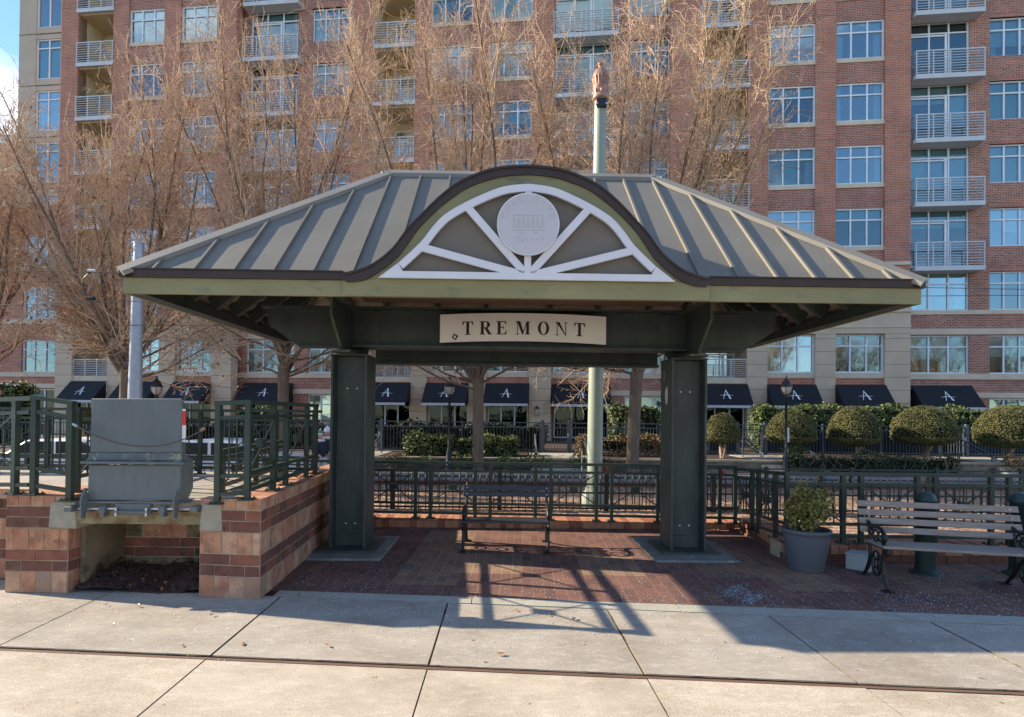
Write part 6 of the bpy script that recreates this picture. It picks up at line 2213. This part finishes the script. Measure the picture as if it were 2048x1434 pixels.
# --- sections: (kind, px0, px1)
def projecting(cols, u_lo, u_hi):
    stone = MB()
    """pilaster / window / recess strips at plane 0"""
    for kind, a, c in cols:
        u0, u1 = U(a), U(c)
        if kind == 'P':
            zs = SILL[1] - 1.1
            fb(stone, u0, u1, -0.5, 0.10, 0.3, zs, 'stone')
            for k in range(1, 9):      # joints between the stone blocks: shallow rebates
                z = 0.3 + k * 0.62
            fb(brick, u0, u1, -0.5, 0.06, SILL[1] + 0.0, ZTOP, 'brick_wall')
            for k in range(2, NF):
                z = SILL[k] - 0.95
                fb(brick, u0 - 0.004, u1 + 0.004, -0.1, 0.066, z, z + 0.085, 'brick_spandrel')
                fb(brick, u0 - 0.004, u1 + 0.004, -0.1, 0.066, z + 0.25, z + 0.32, 'brick_spandrel')
        elif kind == 'W':
            for k in range(NF):
                z0 = SILL[k]
                window(u0, u1, z0, z0 + WH, -0.10, 3, sill=(k != 0 and k != 1))
                if k == 0:
                    fb(brick, u0, u1, -0.5, -0.02, 3.28, z0 - 0.26, 'brick_wall')
                    band(u0, u1, -0.5, 0.02, z0 - 0.26, z0)
                elif k >= 2:
                    fb(brick, u0, u1, -0.5, -0.06, SILL[k - 1] + WH, z0 - 0.02, 'brick_spandrel')
            fb(brick, u0, u1, -0.5, -0.06, SILL[-1] + WH, ZTOP, 'brick_spandrel')
        elif kind == 'R':
            D_ = 1.7
            stucco = MB()
            for k in range(NF):
                zf = SILL[k] - 1.02
                if k == 0:
                    fb(brick, u0, u1, -0.5, -0.02, 3.28, zf - 0.02 + 0.5, 'brick_wall')
                    band(u0, u1, -0.5, 0.02, zf + 0.48, zf + 0.75)
                    zf += 0.85
                fb(stucco, u0, u1, -D_ - 0.2, -D_, zf, SILL[k] + 2.05, 'stucco')
                fb(stucco, u0 - 0.06, u0, -D_, -0.02, zf, SILL[k] + 2.05, 'stucco')
                fb(stucco, u1, u1 + 0.06, -D_, -0.02, zf, SILL[k] + 2.05, 'stucco')
                zt_ = SILL[k] + 2.04 - 0.27
                fb(stucco, u0, u1, -D_, -0.06, zt_, SILL[k] + 2.04, 'stucco')
                uw0, uw1 = u0 + (u1 - u0) * 0.28, u1 - 0.12
                window(uw0, uw1, zf + 0.05, zf + 2.35 if k else zf + 1.7, -D_ + 0.06, 2, 0.28, 'balcony_door', True, False, True)
                if k:
                    balcony(u0 - 0.05, u1 + 0.05, -D_ + 0.0, 0.14, zf, 1.12, False)
                else:
                    balcony(u0 - 0.02, u1 + 0.02, -D_ + 0.0, 0.0, zf - 0.08, 0.9, False)
            obj('recess_lining', stucco, bld)
            fb(brick, u0, u1, -0.5, -0.04, SILL[-1] + 2.06, ZTOP, 'brick_spandrel')
    u0, u1 = u_lo, u_hi
    # stone band between the first and second upper floors, and its mouldings
    z0, z1 = SILL[0] + WH, SILL[1] - 0.02
    fb(stone, u0, u1, -0.5, 0.12, z0 + 0.02, z1 - 0.14, 'stone')
    band(u0 - 0.02, u1 + 0.02, -0.5, 0.19, z1 - 0.14, z1 + 0.04)
    band(u0 - 0.02, u1 + 0.02, -0.3, 0.16, z0 + 0.30, z0 + 0.36)
    band(u0 - 0.01, u1 + 0.01, -0.3, 0.13, SILL[1] + WH + 0.24, SILL[1] + WH + 0.40)
    for kind, a, c in cols:
        if kind == 'P':
            for k in range(9):
                z = 0.55 + 0.62 * k
                if z < SILL[1] - 1.2:
                    fb(stone, U(a) - 0.002, U(c) + 0.002, 0.05, 0.104, z, z + 0.018, 'concrete_stain')
    obj('stone_base', stone, bld)
def bay(cols, u_lo, u_hi, out):
    fb(brick, u_lo, u_hi, out - 0.5, out - 0.35, 0.3, ZTOP, 'interior')
    edges = [u_lo]
    for kind, a, c in cols:
        u0, u1 = U(a, 80, out), U(c, 80, out)
        fb(brick, edges[-1], u0, out - 0.34, out, 0.3, ZTOP, 'brick_bay')
        for k in range(NF):
            z0 = SILL[k]
            if kind == 'B' and k >= 2:
                zf = z0 - 0.95
                window(u0, u1, zf, z0 + WH, out - 0.10, 3, 0.19, 'balcony_door', True, False, True)
                balcony(u0 - 0.12, u1 + 0.28, out + 0.001, out + 0.62, zf - 0.10)
                zlo = zf - 0.02
            else:
                window(u0, u1, z0, z0 + WH, out - 0.10, 3 if kind == 'B' or u1 - u0 > 1.7 else 3, 0.30, 'window', True, k not in (0, 1))
                zlo = z0
            zprev = (SILL[k - 1] + WH) if k else None
            if k:
                fb(brick, u0, u1, out - 0.34, out - 0.003, zprev, zlo, 'brick_bay')
                fb(brick, u0 - 0.05, u1 + 0.05, out - 0.1, out + 0.006, zprev, zprev + 0.22, 'brick_soldier')
        fb(brick, u0, u1, out - 0.34, out - 0.003, SILL[-1] + WH, ZTOP, 'brick_bay')
        fb(brick, u0, u1, out - 0.34, out - 0.003, 3.28, SILL[0], 'brick_bay')
        edges.append(u1)
    fb(brick, edges[-1], u_hi, out - 0.34, out, 0.3, ZTOP, 'brick_bay')
    for z0, z1 in ((SILL[0] - 0.28, SILL[0] - 0.005), (SILL[0] + WH + 0.03, SILL[0] + WH + 0.30), (SILL[1] - 0.20, SILL[1] - 0.005), (2.72, 3.0)):
        seg = [u_lo] + [x for kind, a, c in cols for x in (U(a, 80, out), U(c, 80, out))] + [u_hi]
        if z0 > 2.9:
            band(u_lo, u_hi, out - 0.2, out + 0.05, z0, z1)
A_cols = [('P', 125, 158), ('R', 158, 228), ('P', 228, 258), ('W', 258, 330), ('P', 330, 362), ('W', 362, 435), ('P', 435, 474)]
B_cols = [('P', 703, 750), ('R', 750, 830), ('P', 830, 862), ('W', 862, 945), ('P', 945, 980), ('W', 980, 1065), ('P', 1065, 1108)]
C_cols = [('P', 1342, 1405), ('R', 1405, 1497), ('P', 1497, 1537), ('W', 1537, 1632), ('P', 1632, 1672), ('W', 1672, 1770), ('P', 1770, 1820)]
projecting(A_cols, U(125), U(474))
projecting(B_cols, U(703), U(1108))
projecting(C_cols, U(1342), U(1820))
o1, o2, o3 = -0.85, -0.5, -0.45
bay([('B', 502, 597), ('W', 625, 703 - 2)], U(474) - 0.3, U(703), o1)
bay([('B', 1108 + 4, 1225), ('W', 1255, 1342 - 2)], U(1108), U(1342) + 0.2, o2)
bay([('B', 1822, 1940), ('W', 1980, 2075)], U(1820), U(2190), o3)
# dark interior floor by floor behind the glass, and floor slabs
fb(inner, U(125), U(2190), -4.6, -4.5, 0.3, ZTOP, 'interior')
for k in range(NF + 1):
    z = SILL[0] - 1.1 + 3.06 * k
    fb(inner, U(125), U(2190), -4.5, -1.95, z - 0.12, z, 'interior')
fb(inner, U(125), U(2190), -4.5, -0.2, ZTOP - 0.3, ZTOP, 'interior')
# ground floor: dark shop windows with white mullions under the awnings
def shop(px0, px1, out, cols, door=False, py=790):
    u0, u1 = FU(px0, py, out)[0], FU(px1, py, out)[0]
    window(u0, u1, 0.55 if not door else 0.42, 3.2, out - 0.16, cols, 0.34 if door else 0.0, 'shop_window', False, False)
    return u0, u1
AW = []   # awnings: (px0, px1, out, label)
def gnd(kind_cols, out=0.0):
    for kind, a, c in kind_cols:
        if kind in ('W', 'R', 'B'):
            u0, u1 = U(a, 80, out), U(c, 80, out)
            window(u0 + 0.05, u1 - 0.05, 0.5, 3.22, out - 0.16, 3, 0.22, 'shop_window', False, False)
            AW.append((u0, u1, out))
for cols in (A_cols, B_cols, C_cols):
    gnd(cols)
for cols, out in (([('B', 502, 597)], o1), ([('B', 1112, 1225)], o2), ([('B', 1822, 1940)], o3)):
    gnd(cols, out)
for px0, px1, out in ((625, 701, o1), (1255, 1340, o2), (1980, 2075, o3)):
    u0, u1 = U(px0, 80, out), U(px1, 80, out)
    window(u0, u1, 0.85, 2.70, out - 0.10, 3, 0.30, 'window', True, False)
    fb(brick, u0, u1, out - 0.34, out - 0.003, 2.70, 3.28, 'brick_bay')
    fb(brick, u0, u1, out - 0.34, out - 0.003, 0.3, 0.85, 'brick_bay')
    band(u0 - 0.9, u1 + 0.25, out - 0.1, out + 0.05, 2.72, 2.98)
# small wall vents above some awnings
vent_mb = []
for cols in (A_cols, B_cols, C_cols):
    for kind, a, c in cols:
        if kind == 'R':
            v = MB()
            uc = (U(a) + U(c)) / 2
            fb(v, uc - 0.22, uc + 0.22, -0.05, 0.012, 3.36, 3.56, 'window_white')
            fb(v, uc - 0.16, uc + 0.16, -0.04, 0.016, 3.40, 3.52, 'interior')
            obj('wall_vent', v, bld)
for uu in (FU(1676, 655)[0], FU(1690, 655)[0]):
    v = MB()
    fb(v, uu - 0.10, uu + 0.10, 0.10, 0.14, SILL[1] - 0.62, SILL[1] - 0.42, 'stone_light')
    obj('wall_vent', v, bld)
# wall lantern on the stone pier left of the wide awning
v = MB()
uc = FU(1074, 820, 0.1)[0]
fb(v, uc - 0.30, uc + 0.30, 0.10, 0.13, 0.9, 2.35, 'stone_light')
v2 = MB()
lp_ = FO + FDIR * uc + FN * 0.22
v2.lathe((lp_.x, lp_.y, 1.62), [(0.06, 0), (0.11, 0.06), (0.11, 0.34), (0.06, 0.44), (0.02, 0.5), (0.001, 0.52)], 'lamp_glass', 10)
v2.lathe((lp_.x, lp_.y, 2.0), [(0.14, 0), (0.10, 0.06), (0.02, 0.14), (0.001, 0.15)], 'black_iron', 10)
obj('lantern_surround', v, bld); obj('wall_lantern', v2, bld)
# tower and lower wing at the far left
tower = MB()
T0, T1 = FU(38, 100, -1.0)[0], U(125)
ut0, ut1 = FU(72, 100, -1.0)[0], FU(121, 100, -1.0)[0]
ZW = 13.7
for a, c in ((T0, ut0), (ut1, T1)):
    fb(tower, a, c, -3.0, -1.0, ZW, ZTOP + 4, 'stucco_tower')
for k in range(3, NF):
    z0 = SILL[k] - 1.05
    window(ut0, ut1, z0, z0 + 2.35, -1.08, 2, 0.22, 'window', True, False)
    fb(tower, ut0, ut1, -3.0, -1.02, z0 + 2.35, z0 + 3.06, 'stucco_tower')
    fb(tower, T0 - 0.01, T1, -1.2, -0.985, z0 - 0.42, z0 - 0.38, 'concrete_stain')
fb(tower, ut0, ut1, -3.0, -1.02, ZW, SILL[3] - 1.05, 'stucco_tower')
fb(tower, T0, T0 + 0.3, -12.0, -3.0, ZW, ZTOP + 4, 'stucco_tower')
fb(brick, FU(-520, 600, -0.6)[0], FU(45, 600, -0.6)[0], -3.0, -0.6, 0.3, ZW, 'brick_wall')
fb(brick, FU(112, 600, -0.6)[0], T1, -3.0, -0.6, 0.3, ZW, 'brick_wall')
uw0, uw1 = FU(45, 600, -0.6)[0], FU(112, 600, -0.6)[0]
for k in range(3):
    window(uw0, uw1, SILL[k], SILL[k] + WH, -0.7, 3, 0.3, 'window', True, True)
    fb(brick, uw0, uw1, -3.0, -0.62, SILL[k] + WH, SILL[k + 1] if k < 2 else ZW, 'brick_wall')
fb(brick, uw0, uw1, -3.0, -0.62, 2.9, SILL[0], 'brick_wall')
window(uw0, uw1, 0.9, 2.9, -0.7, 3, 0.0, 'shop_window', False, False)
for z0, z1 in ((SILL[0] - 0.28, SILL[0] - 0.02), (SILL[1] - 0.3, SILL[1] - 0.02), (ZW - 0.2, ZW + 0.1), (2.95, 3.2)):
    band(FU(-520, 600, -0.6)[0], T1 - 0.01, -1.0, -0.55, z0, z1)
# wing further left behind, with its pale roof edge
ua, uc_ = FU(-520, 300, -4)[0], FU(38, 300, -4)[0]
fb(tower, ua, uc_ + 0.6, -10, -4.0, ZW, 18.9, 'stucco_tower')
fb(tower, ua, uc_ + 0.7, -10.2, -3.6, 18.9, 19.4, 'window_white')
obj('brick_wall', brick, bld)
obj('tower_wall', tower, bld)
obj('interior', inner, bld)
# roof slab closes the top
rf = MB()
fb(rf, U(125), U(2190), -5, 0.3, ZTOP, ZTOP + 0.5, 'stone_light')
obj('roof', rf, bld)

# ---- awnings with the white letter
AW.sort()
AL = ['half sunlit black awning with a white A, first from the left', 'half sunlit black awning with a white A hidden partly by the galvanised pole', 'half sunlit black awning with a white A right above the bridge plate', 'black awning with a white A behind the tree left of the shelter',
      'black awning with a white A just right of the left shelter column', 'black awning with a white A behind the middle street lamp', 'black awning with a white A right of the middle tree trunk', 'wide black awning with a white A behind the green pole',
      'black awning with a white A just right of the right shelter column', 'black awning with a white A behind the right street lamp', 'black awning with a white A above the middle of the right hedge', 'widest black awning with a white A at the far right']
for (u0, u1, out), lab in zip(AW, AL):
    pr_ = 0.95
    zt_, zb_ = 3.30, 2.22
    o0 = out + 0.13
    c = FO + FDIR * ((u0 + u1) / 2) + FN * o0 + Vector((0, 0, zb_))
    root = empty('awning', c, lab, 'awning', 'black awnings with a white letter')
    b = MB()
    P = lambda u, o_, z: tuple(FO + FDIR * u + FN * o_ + Vector((0, 0, z)))
    u0 -= 0.02; u1 += 0.02
    sg = rsb.uniform(0.012, 0.030); ph = rsb.uniform(0, 6)
    slope_n = Vector((FN.x * (zt_ - zb_), FN.y * (zt_ - zb_), pr_)).normalized()
    def sag(fx, fy):
        return -sg * math.sin(math.pi * fx) * math.sin(math.pi * fy) - 0.007 * math.sin(9 * fx + ph) * math.sin(math.pi * fy) - 0.004 * math.sin(23 * fx + ph) * (1 - fy)
    NX, NY = 22, 6
    vs = []
    for j in range(NY + 1):
        for i in range(NX + 1):
            fx, fy = i / NX, j / NY
            vs.append(Vector(P(u0 + (u1 - u0) * fx, o0 + pr_ * (1 - fy), zb_ + 0.02 + (zt_ - zb_ - 0.02) * fy)) + slope_n * sag(fx, fy))
    b.add(vs, [(j * (NX + 1) + i, j * (NX + 1) + i + 1, (j + 1) * (NX + 1) + i + 1, (j + 1) * (NX + 1) + i) for j in range(NY) for i in range(NX)], 'awning_black', True)
    b.add([P(u0, o0, zt_), P(u0, o0 + pr_, zb_ + 0.02), P(u0, o0, zb_ + 0.02), P(u1, o0, zt_), P(u1, o0 + pr_, zb_ + 0.02), P(u1, o0, zb_ + 0.02)], [(0, 1, 2), (3, 5, 4)], 'awning_black')
    obj('canopy', b, root)
    b = MB()
    p = FO + FDIR * u0 + FN * (o0 + pr_ - 0.005)
    b.obox((p.x, p.y, zb_ - 0.10), FDIR * (u1 - u0), FN * 0.012, Vector((0, 0, 0.125)), 'awning_trim')
    obj('valance', b, root)
    b = MB()
    uc = (u0 + u1) / 2
    def sl(x, y):
        """point on the sloping cloth: x along, y up the slope 0..1"""
        return Vector(P(uc + x, o0 + pr_ * (1 - y), zb_ + 0.02 + (zt_ - zb_ - 0.02) * y)) + slope_n * sag((uc + x - u0) / (u1 - u0), y)
    nrm = Vector((FN.x * (zt_ - zb_), FN.y * (zt_ - zb_), pr_)).normalized() * 0.012
    def stroke(pts):
        b.prism([sl(x, y) + nrm for x, y in pts], nrm * 0.3, 'letter_white')
    hh = 0.42; y0 = 0.30
    stroke([(-0.205, y0), (-0.175, y0), (0.012, y0 + hh), (-0.012, y0 + hh)])
    stroke([(0.085, y0), (0.170, y0), (0.016, y0 + hh), (-0.022, y0 + hh)])
    stroke([(-0.36, y0 + .155), (-.18, y0 + .170), (0.0, y0 + .174), (.18, y0 + .166), (0.33, y0 + .150), (.18, y0 + .180), (0.0, y0 + .198), (-.18, y0 + .188)])
    obj('letter', b, root, fix=True)
